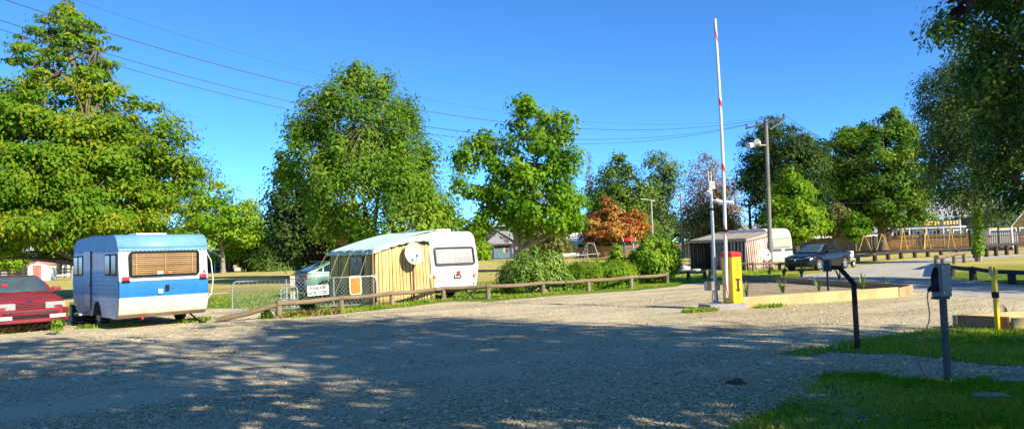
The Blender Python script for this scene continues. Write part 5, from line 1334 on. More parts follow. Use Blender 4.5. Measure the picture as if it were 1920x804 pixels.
# ================================================================== paling fences, rails and play things beyond
def paling(name, label, pts, h, m, pitch=.32, gap=.02, rails=True, seed=1, postm=None, post_every=2.6):
    root = thing(name, label, 'fence', pts[0]); g = random.Random(seed); o = pts[0]; mb = MB()
    rl = MB()
    for a, b in zip(pts, pts[1:]):
        d = b - a; n = int(d.length / pitch); ang = math.atan2(d.y, d.x)
        for i in range(n):
            p = a - o + d * ((i + .5) / n); hh = h + g.uniform(-.03, .03)
            mb.box((p.x, p.y, hh / 2), (pitch - gap, .03, hh), rz=ang + g.uniform(-.02, .02))
        if rails:
            nn = Vector((d.y, -d.x, 0)).normalized() * .05
            for z in (.45, h - .3): rl.beam(a - o + nn + Vector((0, 0, z)), b - o + nn + Vector((0, 0, z)), .05, .09)
    mb.build('palings', m, root)
    if rails: rl.build('rails', m, root)
    if postm is not None:
        for a, b in zip(pts, pts[1:]):
            d = b - a; n = max(1, int(d.length / post_every)); nn = Vector((d.y, -d.x, 0)).normalized() * .1
            for i in range(n + 1):
                p = a - o + d * (i / n) + nn; MB().box((p.x, p.y, (h + .1) / 2), (.13, .12, h + .1)).build('post', postm, root)
    return root
paling('paling_fence', 'long brown paling fence behind the playground', [gx(1030, 128, 480), gx(1130, 126, 480), gx(1300, 122, 475)], 1.85, M['paling'], .4, seed=2, postm=M['paling'], post_every=7)
paling('paling_fence', 'sunlit brown paling fence behind the yellow swing frames', [gx(1480, 106, 470), gx(1640, 98, 470), gx(1836, 92, 465)], 2.0, M['paling'], .3, .012, seed=3, postm=M['paling'], post_every=4.5)
paling('paling_fence', 'dark reddish slatted fence behind the green roofed shelter', [gx(1846, 93, 465), gx(1960, 93, 460), gx(2100, 92, 458)], 1.9, M['paling_dark'], .26, .07, seed=4)
P_ = lambda *a: [G(x, y) for x, y in a]
rail_fence('rail_fence', 'pale log rail along the far side of the road near the black car', P_((1580, 497), (1609, 493), (1641, 489.5)), .4, .14, .11, M['postwood'], M['fencewood'])
rail_fence('rail_fence', 'dark low rail along the grass on the far side of the road', P_((1641, 489.5), (1666, 487), (1690, 485), (1716, 483), (1740, 481.5), (1765, 480), (1795, 478), (1825, 476)), .45, .16, .13, M['darkpost'], M['darkrail'])
rail_fence('rail_fence', 'dark low rail fence below the green roofed shelter', P_((1829, 484), (1850, 481.5), (1868, 480), (1888, 478), (1906, 476.5), (1926, 475), (1950, 473)), .75, .15, .12, M['darkpost'], M['darkrail'])
rail_fence('rail_fence', 'curved pale log rail at the tip of the small lawn', P_((1757, 505), (1769, 500), (1790, 495), (1809, 492.5)), .5, .12, .11, M['postwood'], M['fencewood'])
rail_fence('rail_fence', 'dark low rail fence curving along the near edge of the small lawn', P_((1784, 519), (1825, 525.5), (1898, 532), (1985, 537), (2080, 541)), .36, .13, .075, M['darkpost'], M['darkrail'])
pe = [gx(1585, 80, 475), gx(1720, 76, 470), gx(1900, 72, 466)]
o = thing('edging_beam', 'long dark edging beam before the yellow swing frames', 'edging', pe[0])
mb = MB(); mb.beam((0, 0, .28), pe[1] - pe[0] + Vector((0, 0, .28)), .25, .3); mb.beam(pe[1] - pe[0] + Vector((0, 0, .28)), pe[2] - pe[0] + Vector((0, 0, .28)), .25, .3); mb.build('beam', M['darkrail'], o)
def sheet_on(name, pts, z, m): return sheet(name, [(p.x, p.y) for p in pts], z, m)
sheet_on('play_sand', [gx(1575, 82, 475), gx(1900, 75, 466), gx(1960, 84, 466), gx(1840, 90, 466), gx(1575, 95, 470)], .006, M['bed'])

def swing(name, label, frames, hgt, Y, spread):
    """A frames (thin yellow pipes) joined by a top pipe, with chains and seats"""
    a = gx(frames[0], Y, 468); b = gx(frames[-1], Y - 2, 468); root = thing(name, label, 'swing', a, math.atan2((b - a).y, (b - a).x)); Ls = (b - a).length
    n = len(frames)
    for i in range(n):
        x = Ls * i / (n - 1)
        mb = MB().tube([(x - spread, -.7, 0), (x, 0, hgt)], .047, 6).tube([(x + spread, .7, 0), (x, 0, hgt)], .047, 6); mb.build('a_frame', M['swingyellow'], root, smooth=60)
    MB().tube([(0, 0, hgt), (Ls, 0, hgt)], .045, 6).build('top_bar', M['galv_dull'], root)
    for i in range(n - 1):
        for q in (.33, .67):
            x = Ls * (i + q) / (n - 1)
            s_ = MB().box((x, 0, .5), (.45, .18, .04)).build('swing_seat', M['black'], root)
            MB().tube([(x - .2, 0, .5), (x - .15, 0, hgt)], .012, 3).tube([(x + .2, 0, .5), (x + .15, 0, hgt)], .012, 3).build('chain', M['galv_dull'], s_)
swing('swing_set', 'smaller yellow swing frame beside the round clipped tree', [1622, 1655], 2.15, 85, .42)
swing('swing_set', 'taller yellow swing set with three pointed frames', [1695, 1739, 1784], 2.75, 84, .42)
# play tower
pt = gx(1180, 118, 478); o = thing('play_tower', 'small blue play tower with red roof and green slide', 'play tower', pt)
blue = mat('blue_play_paint', (.05, .13, .45), .4); 
for x in (-.75, .75):
    for y in (-.6, .6): MB().tube([(x, y, 0), (x, y, 2.75)], .07, 6).build('tower_post', blue, o)
MB().box((0, 0, 1.15), (1.6, 1.3, .1)).build('deck', blue, o)
rows = [[Vector((x, .85 * math.cos(R(a)), 2.5 + .55 * math.sin(R(a)))) for a in range(0, 181, 20)] for x in (-.95, .95)]
MB().grid(rows).build('tower_roof', M['red'], o, smooth=180, solid=.05)
MB().tube([(.98, .85 * math.cos(R(a)), 2.5 + .55 * math.sin(R(a))) for a in range(0, 181, 20)], .06, 5).tube([(-.98, .85 * math.cos(R(a)), 2.5 + .55 * math.sin(R(a))) for a in range(0, 181, 20)], .06, 5).build('roof_hoop', M['offwhite'], o)
rows = [[Vector((-.75 - 1.6 * t, y, 1.2 - 1.1 * t ** 1.1 + (.22 if abs(y + .3) > .3 else 0))) for y in (-.65, -.62, -.3, .02, .05)] for t in [k / 8 for k in range(9)]]
MB().grid(rows).build('slide', mat('green_play_plastic', (.02, .35, .16), .4), o, smooth=60, solid=.04)
for k in range(5): MB().box((.75, -.4 + .2 * k, 1.65), (.05, .06, 1.0)).build('panel_bar', M['offwhite'], o)
# seesaw and bench in front of the far fence
p = gx(1100, 118, 478); o = thing('seesaw', 'grey metal seesaw before the far paling fence', 'seesaw', p)
MB().beam((-2.2, 0, .55), (2.2, .3, .75), .14, .1).build('plank', M['galv_dull'], o); MB().tube([(-.4, 0, 0), (0, 0, .6), (.4, 0, 0)], .06, 5).build('pivot', M['galv_dull'], o)
for x in (-1.9, 1.9): MB().tube([(x, -.2, .95 if x > 0 else .8), (x, .2, .95 if x > 0 else .8)], .03, 5).tube([(x, 0, .55), (x, 0, .9)], .03, 5).build('handle', M['galv_dull'], o)
p = gx(1103, 121, 478); o = thing('climbing_frame', 'grey pipe climbing frame behind the seesaw', 'climbing frame', p)
MB().tube([(-1.2, 0, 0), (-.1, 0, 2.5), (-.1, 0, 0)], .06, 5).tube([(-.1, 0, 2.4), (1.0, 0, 2.4), (1.7, 0, 0)], .06, 5).build('pipe_frame', M['galv_dull'], o)
for k in range(4): MB().tube([(-1.0 + .22 * k, 0, .45 + .5 * k), (-.1, 0, .45 + .5 * k)], .035, 4).build('rung', M['galv_dull'], o)
p = gx(1071, 116, 480); o = thing('park_bench', 'pale slatted park bench before the far paling fence', 'bench', p)
for z in (.42,): MB().box((0, 0, z), (2.6, .5, .07)).build('seat', M['offwhite'], o)
MB().box((0, .28, .75), (2.6, .06, .42)).build('backrest', M['offwhite'], o)
for x in (-1.1, 1.1): MB().box((x, .05, .2), (.1, .45, .4)).build('leg', M['galv_dull'], o)

# ================================================================== buildings
def gable(root, Lx, Dy, he, hr, wm, rm, over=.4, along='X', zc=0):
    """walls and a pitched roof with its ridge along local X (or Y)"""
    MB().box((0, 0, he / 2), (Lx, Dy, he)).build('wall', wm, root)
    mb = MB(); a, b = Lx / 2, Dy / 2
    if along == 'X':
        mb.add([(-a, -b, he), (-a, b, he), (-a, 0, hr), (a, -b, he), (a, b, he), (a, 0, hr)], [(0, 1, 2), (3, 5, 4)])
        r = MB()
        for s_ in (1, -1): r.add([(-a - over, s_ * (b + over), he - over * .4), (a + over, s_ * (b + over), he - over * .4), (a + over, 0, hr + .06), (-a - over, 0, hr + .06)], [(0, 1, 2, 3)])
    else:
        mb.add([(-a, -b, he), (a, -b, he), (0, -b, hr), (-a, b, he), (a, b, he), (0, b, hr)], [(0, 1, 2), (3, 5, 4)])
        r = MB()
        for s_ in (1, -1): r.add([(s_ * (a + over), -b - over, he - over * .4), (s_ * (a + over), b + over, he - over * .4), (0, b + over, hr + .06), (0, -b - over, hr + .06)], [(0, 1, 2, 3)])
    for k in (0, 1): MB().add(mb.v[3 * k:3 * k + 3], [(0, 1, 2)]).build('gable_wall', wm, root)
    return r.build('roof', rm, root, solid=.12)
def rib_shading(name, col, per=.5, axis='X', rough=.5):
    return stripes(name, col, mul(col, .82), axis, per, .5, rough)  # flat sheet; shade in the corrugation troughs painted as darker stripes
M['wallblue'] = mat('pale_blue_wall', (.5, .56, .62), .7, var=.06); M['wallcream'] = mat('cream_wall', (.62, .56, .42), .7, var=.06); M['wallwhite'] = mat('white_wall', (.76, .76, .74), .7, var=.05)
M['walldark'] = mat('charcoal_wall', (.045, .05, .058), .7, var=.15); M['ironroof'] = rib_shading('grey_iron_roof', (.36, .38, .41)); M['tileroof'] = mat('grey_tile_roof', (.25, .23, .235), .8, var=.2, scale=2)
def openings(root, lst, y, fm, gm):
    for x, z, w_, h_ in lst:
        f = MB().box((x, y, z), (w_ + .16, .1, h_ + .16)).build('window', fm, root); MB().box((x, y - .06, z), (w_, .04, h_)).build('pane', gm, f)
# garden shed with the red door
p = gx(79.5, 82, 523); o = thing('garden_shed', 'small white garden shed with a faded red door', 'shed', p, R(6))
gable(o, 2.1, 1.8, 1.72, 2.0, M['wallwhite'], mat('shed_trim_roof', (.55, .25, .2), .6), .07, 'Y')
dr = MB().box((-.1, -.92, .86), (.86, .06, 1.66)).build('door', mat('faded_red_door', (.6, .17, .13), .6, var=.1), o)
MB().box((-.1, -.955, .86), (.02, .02, 1.64)).build('door_seam', M['walldark'], dr); MB().box((.0, -.965, .95), (.06, .03, .12)).build('handle', M['galv'], dr)
# house and open carport left
p = gx(38, 108, 505); o = thing('house', 'cream and pale house half hidden behind the left trees', 'house', p, R(4))
rf = gable(o, 13, 8, 2.7, 4.6, M['wallcream'], rib_shading('pale_iron_roof', (.55, .58, .62)), .5)
openings(o, [(.4, 1.5, 1.3, 1.2), (3.6, 1.5, 1.2, 1.2), (-3.4, 1.5, 1.4, 1.2)], -4.05, M['wallwhite'], M['darkglass']); MB().box((2.0, -4.06, 1.0), (.9, .1, 2.0)).build('door', M['walldark'], o)
p = gx(112, 104, 505); o = thing('carport', 'dark open sided carport beside the little shed', 'carport', p, R(3))
mb = MB(); mb.box((0, 0, 3.35), (6.4, 6, .75)); mb.build('roof', M['walldark'], o)
for x in (-3, 0.2, 3): MB().box((x, -2.8, 1.6), (.22, .22, 3.2)).build('post', M['walldark'], o)
MB().box((-.6, 2.8, 1.6), (5, .2, 3.2)).build('back_wall', mat('dim_brown_wall', (.1, .085, .07), .8), o)
MB().box((1.4, -1, .9), (.7, .7, 1.8)).build('cupboard', M['offwhite'], o)
p = gx(142, 112, 503); o = thing('house', 'pale blue house end seen past the left caravan', 'house', p, R(3)); gable(o, 7.5, 8, 3.2, 5.2, M['wallblue'], M['ironroof'], .4, 'Y'); openings(o, [(-1.4, 1.7, 1.4, 1.3), (1.7, 1.7, 1.2, 1.3)], -4.05, M['wallwhite'], M['darkglass'])
pf = [gx(-60, 94, 510), gx(60, 94, 507), gx(180, 94, 503)]
o = thing('post_rail_fence', 'white bottomed post and rail fence behind the little shed', 'fence', pf[0]); d = pf[2] - pf[0]
for k in range(13): q = d * (k / 12); MB().box((q.x, q.y, .65), (.13, .13, 1.3)).build('post', M['darkpost'], o)
for z, m in ((.35, M['offwhite']), (.75, M['darkrail']), (1.1, M['darkrail'])): MB().beam(Vector((0, -.08, z)), d + Vector((0, -.08, z)), .05, .2).build('rail', m, o)
# shelter right behind caravan 1
p = gx(402, 104, 507); o = thing('picnic_shelter', 'open picnic shelter with weathered green roof beside the blue caravan', 'shelter', p, R(2))
MB().add([(-2.2, -1.8, 2.3), (2.2, -1.8, 2.3), (1.0, 0, 4.2), (-1.0, 0, 4.2), (-2.2, 1.8, 2.3), (2.2, 1.8, 2.3)], [(0, 1, 2, 3), (5, 4, 3, 2), (4, 0, 3), (1, 5, 2)]).build('roof', mat('weathered_green_roof', (.3, .36, .31), .8, var=.25, scale=2), o, solid=.1)
for x in (-1.8, 1.8, .6): MB().box((x, -1.5, 1.15), (.14, .14, 2.3)).build('post', M['offwhite'] if x < 1 else M['darkpost'], o)
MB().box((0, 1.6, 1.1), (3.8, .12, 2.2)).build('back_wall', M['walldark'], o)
MB().box((-.3, 0, .75), (1.8, .8, .08)).build('table_top', M['postwood'], o); MB().box((-.3, 0, .35), (.3, .5, .7)).build('table_leg', M['postwood'], o)
for (x0, x1, lb) in ((424, 431, 'low white wall left of the slim tree trunk'), (440, 449, 'low white wall right of the slim tree trunk')):
    a, b = gx(x0, 108, 505), gx(x1, 108, 505); o = thing('low_wall', lb, 'wall', a); MB().box(((b.x - a.x) / 2, .2, .2), (b.x - a.x, .2, .42)).box(((b.x - a.x) / 2, .2, .43), (b.x - a.x + .06, .26, .05)).build('wall', M['wallwhite'], o)
# centre: dark hut, hipped house, tower
p = gx(938, 150, 486); o = thing('sports_hut', 'dark flat roofed hut with a painted mural on its front', 'hut', p, R(-4))
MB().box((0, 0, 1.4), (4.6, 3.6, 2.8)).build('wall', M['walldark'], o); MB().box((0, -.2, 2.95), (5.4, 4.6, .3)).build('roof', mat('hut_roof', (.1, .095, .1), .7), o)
mu = MB().box((.5, -1.83, 1.2), (3.2, .06, 2.0)).build('mural_panel', mat('slate_blue_panel', (.13, .18, .26), .7), o)
mb = MB().ring([(.45 * math.cos(t * .5), .35 * math.sin(t * .5)) for t in range(13)], [(.3 * math.cos(t * .5), .22 * math.sin(t * .5)) for t in range(13)], Matrix.Translation((.2, -1.88, .75)) @ Matrix.Rotation(R(90), 4, 'X'), .03); mb.box((.5, -1.89, 1.2), (.16, .04, 1.0)); mb.build('mural_shape', mat('teal_mural', (.05, .4, .33), .6), mu)
MB().box((1.0, -1.89, 1.75), (.5, .04, .9)).build('mural_shape', M['swingyellow'], mu); MB().box((1.5, -1.89, 1.7), (.45, .04, .6)).build('window', M['walldark'], mu)
p = gx(948, 168, 486); o = thing('house', 'grey hip roofed house with chimney behind the dark hut', 'house', p, R(-3))
MB().box((0, 0, 1.5), (8.6, 7, 3)).build('wall', M['wallwhite'], o)
MB().add([(-4.8, -4, 2.9), (4.8, -4, 2.9), (4.8, 4, 2.9), (-4.8, 4, 2.9), (-1.3, 0, 6.1), (1.0, 0, 6.1)], [(0, 1, 5, 4), (1, 2, 5), (2, 3, 4, 5), (3, 0, 4)]).build('roof', M['tileroof'], o)
MB().add([(.5, -4.3, 2.9), (3.4, -4.3, 2.9), (1.95, -4.3, 4.3), (1.95, -1.6, 4.3)], [(0, 1, 2), (0, 2, 3), (1, 3, 2)]).build('porch_gable', M['wallwhite'], o)
MB().box((3.4, .5, 4.9), (.9, .9, 3.6)).build('chimney', M['offwhite'], o)
p = gx(920, 225, 480); o = thing('lattice_tower', 'dark lattice tower with platform rising behind the grey roofed house', 'tower', p)
hT = at(918, 424, 225).z
for x in (-1, 1):
    for y in (-1, 1): MB().tube([(x * 2.6, y * 2.6, 0), (x * 2.2, y * 2.2, hT)], .2, 5).build('tower_leg', M['walldark'], o)
for k in range(4):
    z0, z1 = hT * k / 4, hT * (k + 1) / 4
    for y in (-2.4, 2.4): MB().tube([(-2.5, y, z0), (2.3, y, z1)], .1, 4).tube([(2.5, y, z0), (-2.3, y, z1)], .1, 4).build('bracing', M['walldark'], o)
MB().box((0, 0, hT - 2.2), (3.6, 3.6, 3.2)).build('cabin', M['walldark'], o)
MB().beam((-4.6, 0, hT), (4.6, 0, hT), .3, .25).tube([(-2, 0, hT), (-2, 0, hT + 2.6)], .1, 4).tube([(1.5, 0, hT), (1.5, 0, hT + 1.8)], .1, 4).build('top_beam', M['galv_dull'], o)
# white building behind the centre fence
p = gx(1092, 165, 478); o = thing('house', 'bright white gabled building behind the far paling fence', 'house', p, R(-8)); gable(o, 13, 8, 3.4, 5.0, M['wallwhite'], M['wallwhite'], .4, 'X'); MB().box((4.6, -4.05, 2.2), (3.4, .1, 2.2)).build('brick_panel', mat('red_brick', (.22, .07, .05), .8), o)
openings(o, [(-3.5, 2.0, 1.4, 1.2), (0, 2.0, 1.4, 1.2)], -4.05, M['offwhite'], M['darkglass'])
# houses glimpsed behind the trees: left pinkish, right greys
p = gx(640, 120, 490); o = thing('house', 'pinkish house glimpsed through gaps behind the purple shrub', 'house', p); gable(o, 12, 8, 3, 5, mat('pink_wall', (.55, .42, .38), .8), M['ironroof'], .4); openings(o, [(-2.5, 1.6, 1.3, 1.2), (1.5, 1.6, 1.3, 1.2)], -4.05, M['wallwhite'], M['darkglass'])
p = gx(1500, 125, 470); o = thing('house', 'low grey house behind the bright green tree', 'house', p); gable(o, 22, 9, 2.9, 4.6, M['offwhite'], M['ironroof'], .4); openings(o, [(-6, 1.6, 1.6, 1.1), (0, 1.6, 1.6, 1.1), (6, 1.6, 1.6, 1.1)], -4.55, M['wallwhite'], M['darkglass'])
# long grandstand like hall on the right
p = gx(1800, 128, 468); o = thing('hall_building', 'long grey roofed hall with rows of white framed windows', 'hall', p, R(-2))
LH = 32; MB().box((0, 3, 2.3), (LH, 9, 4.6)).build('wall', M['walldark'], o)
MB().add([(-LH / 2 - .5, -3.2, 4.9), (LH / 2 + .5, -3.2, 4.9), (LH / 2 + .5, 5, 8.2), (-LH / 2 - .5, 5, 8.2), (-LH / 2 - .5, 9, 6.2), (LH / 2 + .5, 9, 6.2)], [(0, 1, 2, 3), (3, 2, 5, 4)]).build('roof', M['ironroof'], o, solid=.15)
MB().box((0, -3.0, 3.25), (LH, .2, .3)).build('mid_beam', M['galv_dull'], o)
for k in range(12): MB().box((-LH / 2 + .6 + k * (LH - 1.2) / 11, -3.0, 2.3), (.22, .22, 4.6)).build('column', M['galv_dull'], o)
for k in range(14):
    x = -LH / 2 + 1.8 + k * (LH - 3.4) / 13; f = MB().box((x, -1.56, 2.0), (1.7, .1, 1.6)).build('window', M['wallwhite'], o); MB().box((x, -1.63, 2.0), (1.4, .05, 1.3)).build('pane', M['darkglass'], f)
bnx = MB().box((-6.2, -3.2, 3.95), (9.2, .08, .9)).build('banner', M['walldark'], o)
mb = MB(); g = random.Random(9)
for k in range(17):
    if k in (5, 11): continue
    mb.box((-10.3 + k * .52, -3.26, 3.95 + g.uniform(-.05, .05)), (g.uniform(.3, .46), .04, g.uniform(.45, .75)))
mb.build('banner_marks', M['swingyellow'], bnx)
# green roofed shelter
p = gx(1886, 86, 468); o = thing('picnic_shelter', 'open gabled shelter with dark green roof and white posts', 'shelter', p, R(14))
hs, hr, a, b = 2.7, 4.6, 2.1, 3.0
MB().add([(-a - .3, -b, hs - .2), (-a - .3, b, hs - .2), (0, b, hr), (0, -b, hr)], [(0, 1, 2, 3)]).build('roof', mat('green_iron_roof', (.06, .11, .09), .5, var=.1), o, solid=.1)
MB().add([(a + .3, -b, hs - .2), (a + .3, b, hs - .2), (0, b, hr - .01), (0, -b, hr - .01)], [(0, 1, 2, 3)]).build('roof', mat('pale_lined_roof', (.45, .4, .34), .7), o, solid=.1)
for x in (-a, a):
    for y in (-b + .2, b - .2): MB().box((x, y, hs / 2), (.13, .13, hs)).build('post', M['offwhite'] if y < 0 else M['darkpost'], o)
for y in (-b + .1, 0, b - .1): MB().beam((-a, y, hs - .05), (0, y, hr - .1), .08, .12).beam((a, y, hs - .05), (0, y, hr - .1), .08, .12).build('rafter', M['offwhite'], o)
p = gx(1874, 112, 468); o = thing('parked_van', 'pale blue van with yellow roof rack behind the dark slatted fence', 'van', p)
MB().box((0, 0, 1.15), (4.6, 1.9, 1.6)).build('body', mat('pale_blue_van_paint', (.3, .5, .62), .4), o, bevel=.2); MB().box((-.2, 0, 2.15), (3.4, 1.7, .8)).build('cab', mat('van_white', (.7, .7, .68), .4), o, bevel=.2)
MB().box((0, 0, 2.68), (4.0, 1.8, .28)).build('roof_rack', M['swingyellow'], o, bevel=.06); MB().box((-.2, -.87, 2.15), (2.9, .04, .5)).build('side_window', M['darkglass'], o)
for x in (-1.4, 1.4):
    for s_ in (1, -1): wheel(o, (x, s_ * .85, .36), (0, s_, 0), .36, .2)

# box like hitch cover at the tail of the black car
p = gx(1587, 44.2, 495); o = thing('utility_trailer', 'small white and black box trailer tail showing behind the black car', 'trailer', p, hd2)
MB().box((0, 0, .78), (.5, .7, .36)).build('trailer_box', M['white'], o, bevel=.03); MB().box((-.26, 0, .78), (.04, .6, .28)).build('tail_panel', M['black'], o)
MB().box((0, 0, .5), (1.0, .5, .08)).build('drawbar', M['galv_dull'], o)
for s_ in (1, -1): wheel(o, (0, s_ * .42, .2), (0, s_, 0), .2, .12, 'galv_dull', hubcap=True)

# ================================================================== trees and bushes
LM = {
 'elm':   leafmat('elm_leaf', (.025, .07, .008), (.075, .165, .012), (.2, .3, .02), trans=.36),
 'oak':   leafmat('oak_leaf', (.05, .13, .008), (.12, .25, .012), (.36, .33, .02), trans=.4),
 'ash':   leafmat('ash_leaf', (.05, .13, .01), (.135, .26, .02), (.27, .37, .04), trans=.42),
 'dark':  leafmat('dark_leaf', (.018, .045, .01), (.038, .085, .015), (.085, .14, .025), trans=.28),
 'lime':  leafmat('lime_leaf', (.07, .17, .008), (.16, .31, .012), (.29, .39, .03), trans=.42),
 'plane': leafmat('sycamore_leaf', (.045, .13, .006), (.12, .26, .01), (.24, .37, .02), trans=.42),
 'conif': leafmat('cypress_leaf', (.035, .08, .014), (.085, .15, .025), (.17, .23, .05), trans=.2),
 'far':   leafmat('far_leaf', (.035, .085, .012), (.09, .17, .02), (.18, .25, .035), trans=.32),
 'bluish': leafmat('bluish_leaf', (.04, .085, .025), (.085, .16, .04), (.16, .23, .06), trans=.3),
 'maple': leafmat('red_maple_leaf', (.16, .035, .015), (.33, .14, .03), (.46, .29, .06), trans=.32, tcol=(1.5, 1.1, .6)),
 'brown': leafmat('browning_leaf', (.13, .08, .05), (.22, .15, .07), (.32, .25, .06), trans=.25, tcol=(1.3, 1.1, .6)),
 'purple': leafmat('purple_leaf', (.05, .014, .014), (.1, .03, .02), (.2, .09, .03), trans=.25, tcol=(1.4, .8, .6)),
 'rhodo': leafmat('rhododendron_leaf', (.06, .14, .014), (.15, .26, .025), (.36, .42, .11), trans=.22, rough=.4, spec=.35),
 'hedge': leafmat('hedge_leaf', (.08, .18, .01), (.19, .34, .02), (.36, .45, .05), trans=.36),
 'plum': leafmat('plum_leaf', (.014, .006, .008), (.03, .012, .014), (.05, .02, .02), trans=.08, tcol=(1.2, .7, .6)),
 'night': leafmat('deep_shade_leaf', (.024, .06, .012), (.055, .125, .018), (.12, .19, .03), trans=.32),  # darker leaf tone stands in for shade from trees further right
 'birch': leafmat('thin_dull_leaf', (.04, .08, .025), (.085, .15, .04), (.16, .22, .06), trans=.32),
 'olive': leafmat('olive_leaf', (.07, .09, .02), (.15, .16, .045), (.25, .23, .08), trans=.25),
}
B_, BG, BP = M['bark'], M['bark_grey'], M['bark_pale']
def T_(name, label, Y, rows, bpx, lm, bark, seed, **kw): return crown_tree(name, label, kw.pop('cat', 'tree'), Y, rows, bpx, LM[lm], bark, seed, **kw)

# left group
T_('oak_tree', 'large oak with orange tipped leaves towering behind the blue caravan', 36, [(8, 112, 140), (40, 70, 185), (90, 25, 220), (140, 0, 235), (200, -40, 290), (260, -75, 325), (315, -100, 355), (355, -105, 345), (410, -105, 345), (450, -95, 320), (478, -70, 130)], 182, 'oak', B_, 101,
   n_clump=760, per=250, leaf=(.21, .11), gaps=[(60, 205, 18), (225, 330, 13), (60, 330, 18), (290, 235, 13), (40, 120, 14)], clump=.9, flat=.42, droop=.15, hollow=.36, trunk_r=.42, limbs=34, lump=.3, trunk_top=.9, tint_var=.11, leaf_var=.14, jag=.5)
T_('lime_tree', 'pale green broad tree right behind the oak', 92, [(342, 395, 440), (362, 345, 472), (400, 330, 494), (430, 330, 498), (458, 345, 486)], 418, 'lime', BG, 102, n_clump=120, per=130, leaf=(.4, .24), clump=1.6, flat=.5, trunk_r=.3)
T_('slim_tree', 'low bright green tree with a slim bare trunk behind the lawn', 100, [(436, 405, 430), (450, 396, 460), (465, 398, 485), (482, 410, 490)], 433, 'lime', B_, 103, n_clump=70, per=120, leaf=(.4, .24), clump=1.3, flat=.55, trunk_r=.35, droop=.3)
T_('cypress_bush', 'pale green layered conifer bush spreading at the edge of the lawn', 96, [(422, 500, 525), (440, 485, 545), (465, 480, 560), (485, 478, 572), (500, 470, 575), (507, 470, 575)], 522, 'conif', B_, 104, n_clump=190, per=150, leaf=(.4, .16), clump=1.15, flat=.5, droop=.35, hollow=.6, cat='bush', trunk_r=.3)
T_('dark_shrub', 'dark low shrub between slim tree and conifer bush', 99, [(455, 455, 490), (480, 445, 505), (505, 448, 510)], 475, 'dark', B_, 105, n_clump=60, per=130, leaf=(.4, .2), clump=1.2, cat='bush')
T_('small_tree', 'small bushy tree half hidden behind the red car', 72, [(458, 5, 30), (475, -12, 44), (492, -15, 46), (502, 0, 35)], 16, 'lime', B_, 106, n_clump=60, per=110, leaf=(.28, .16), clump=.7, trunk_r=.14)
T_('bare_tree', 'sparse pale limbed tree left of the blue caravan', 80, [(455, 110, 150), (475, 105, 165), (492, 120, 160)], 138, 'bluish', BP, 107, n_clump=26, per=26, leaf=(.3, .15), clump=.7, trunk_r=.3, trunk_top=.6, limbs=12)
# centre group
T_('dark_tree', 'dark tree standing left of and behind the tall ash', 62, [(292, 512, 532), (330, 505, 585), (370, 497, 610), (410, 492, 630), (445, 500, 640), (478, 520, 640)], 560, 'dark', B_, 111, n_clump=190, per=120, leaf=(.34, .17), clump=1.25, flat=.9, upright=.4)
T_('ash_tree', 'tall round crowned ash in the middle left behind the yellow awning', 47, [(126, 650, 690), (150, 605, 735), (190, 578, 770), (235, 552, 795), (290, 540, 812), (340, 535, 830), (385, 560, 848), (420, 590, 856), (450, 615, 852)], 690, 'ash', B_, 112,
   n_clump=400, per=165, gaps=[(682, 352, 17), (690, 395, 18), (722, 385, 12)], leaf=(.27, .12), clump=.88, flat=1.35, droop=.3, hollow=.42, upright=.4, trunk_r=.3, limbs=30, lump=.3, forks=3, trunk_top=.85, tint_var=.24, extra=[(660, 150, 26, 8), (722, 160, 24, 7), (772, 215, 26, 8), (560, 250, 30, 9), (545, 320, 26, 8), (800, 290, 28, 9), (838, 400, 28, 9), (610, 190, 26, 8), (818, 430, 30, 8)])
T_('purple_shrub', 'purple brown shrub behind the green hatchback', 58, [(428, 600, 640), (450, 585, 668), (480, 580, 672), (505, 590, 670)], 630, 'purple', B_, 113, n_clump=80, per=90, leaf=(.26, .14), clump=.8, cat='bush')
T_('sycamore_tree', 'vivid green sycamore with loose open left side', 58, [(175, 975, 1000), (200, 952, 1022), (235, 935, 1062), (270, 930, 1082), (310, 925, 1092), (350, 925, 1102), (390, 928, 1100), (425, 940, 1075), (448, 962, 1030)], 970, 'plane', BG, 114,
   gaps=[(905, 335, 16), (880, 385, 12), (930, 440, 18), (915, 225, 14), (950, 255, 10), (1010, 225, 8)], n_clump=170, per=95, leaf=(.33, .24), clump=1.0, flat=.75, droop=.3, hollow=.35, trunk_r=.34, limbs=28, lump=.34, forks=2, trunk_top=.85, tint_var=.22, jag=.4, extra=[(900, 262, 30, 9), (875, 300, 32, 9), (862, 345, 26, 6), (890, 370, 36, 8), (905, 415, 26, 6), (1050, 240, 34, 10), (1078, 385, 36, 14), (985, 200, 26, 9), (930, 320, 34, 9), (918, 275, 32, 9), (922, 365, 32, 8), (925, 405, 30, 8), (868, 425, 18, 3), (1060, 420, 30, 10)])
T_('drooping_tree', 'grey green drooping conifer behind the sycamore trunk', 98, [(412, 1015, 1055), (435, 1003, 1066), (458, 1005, 1068), (472, 1015, 1060)], 1040, 'olive', B_, 115, n_clump=60, per=120, leaf=(.4, .16), clump=1.1, droop=.6)
T_('dark_shrub', 'dark shrub under the sycamore right of the hut', 120, [(430, 975, 1020), (455, 965, 1090), (480, 965, 1060)], 1000, 'dark', B_, 116, n_clump=70, per=110, leaf=(.5, .25), clump=1.6, cat='bush')
T_('yellow_bush', 'yellow green bush beside the end of the cream caravan', 135, [(446, 895, 912), (460, 884, 922), (480, 884, 920)], 900, 'lime', B_, 117, n_clump=40, per=90, leaf=(.5, .3), clump=1.2, cat='bush')
T_('poplar_tree', 'thin grey poplar spire right of the sycamore', 150, [(288, 1102, 1108), (330, 1096, 1114), (380, 1094, 1118), (420, 1094, 1118)], 1106, 'brown', BG, 118, n_clump=50, per=40, leaf=(.5, .2), clump=1.2, flat=1.4, upright=1.2, trunk_r=.3)
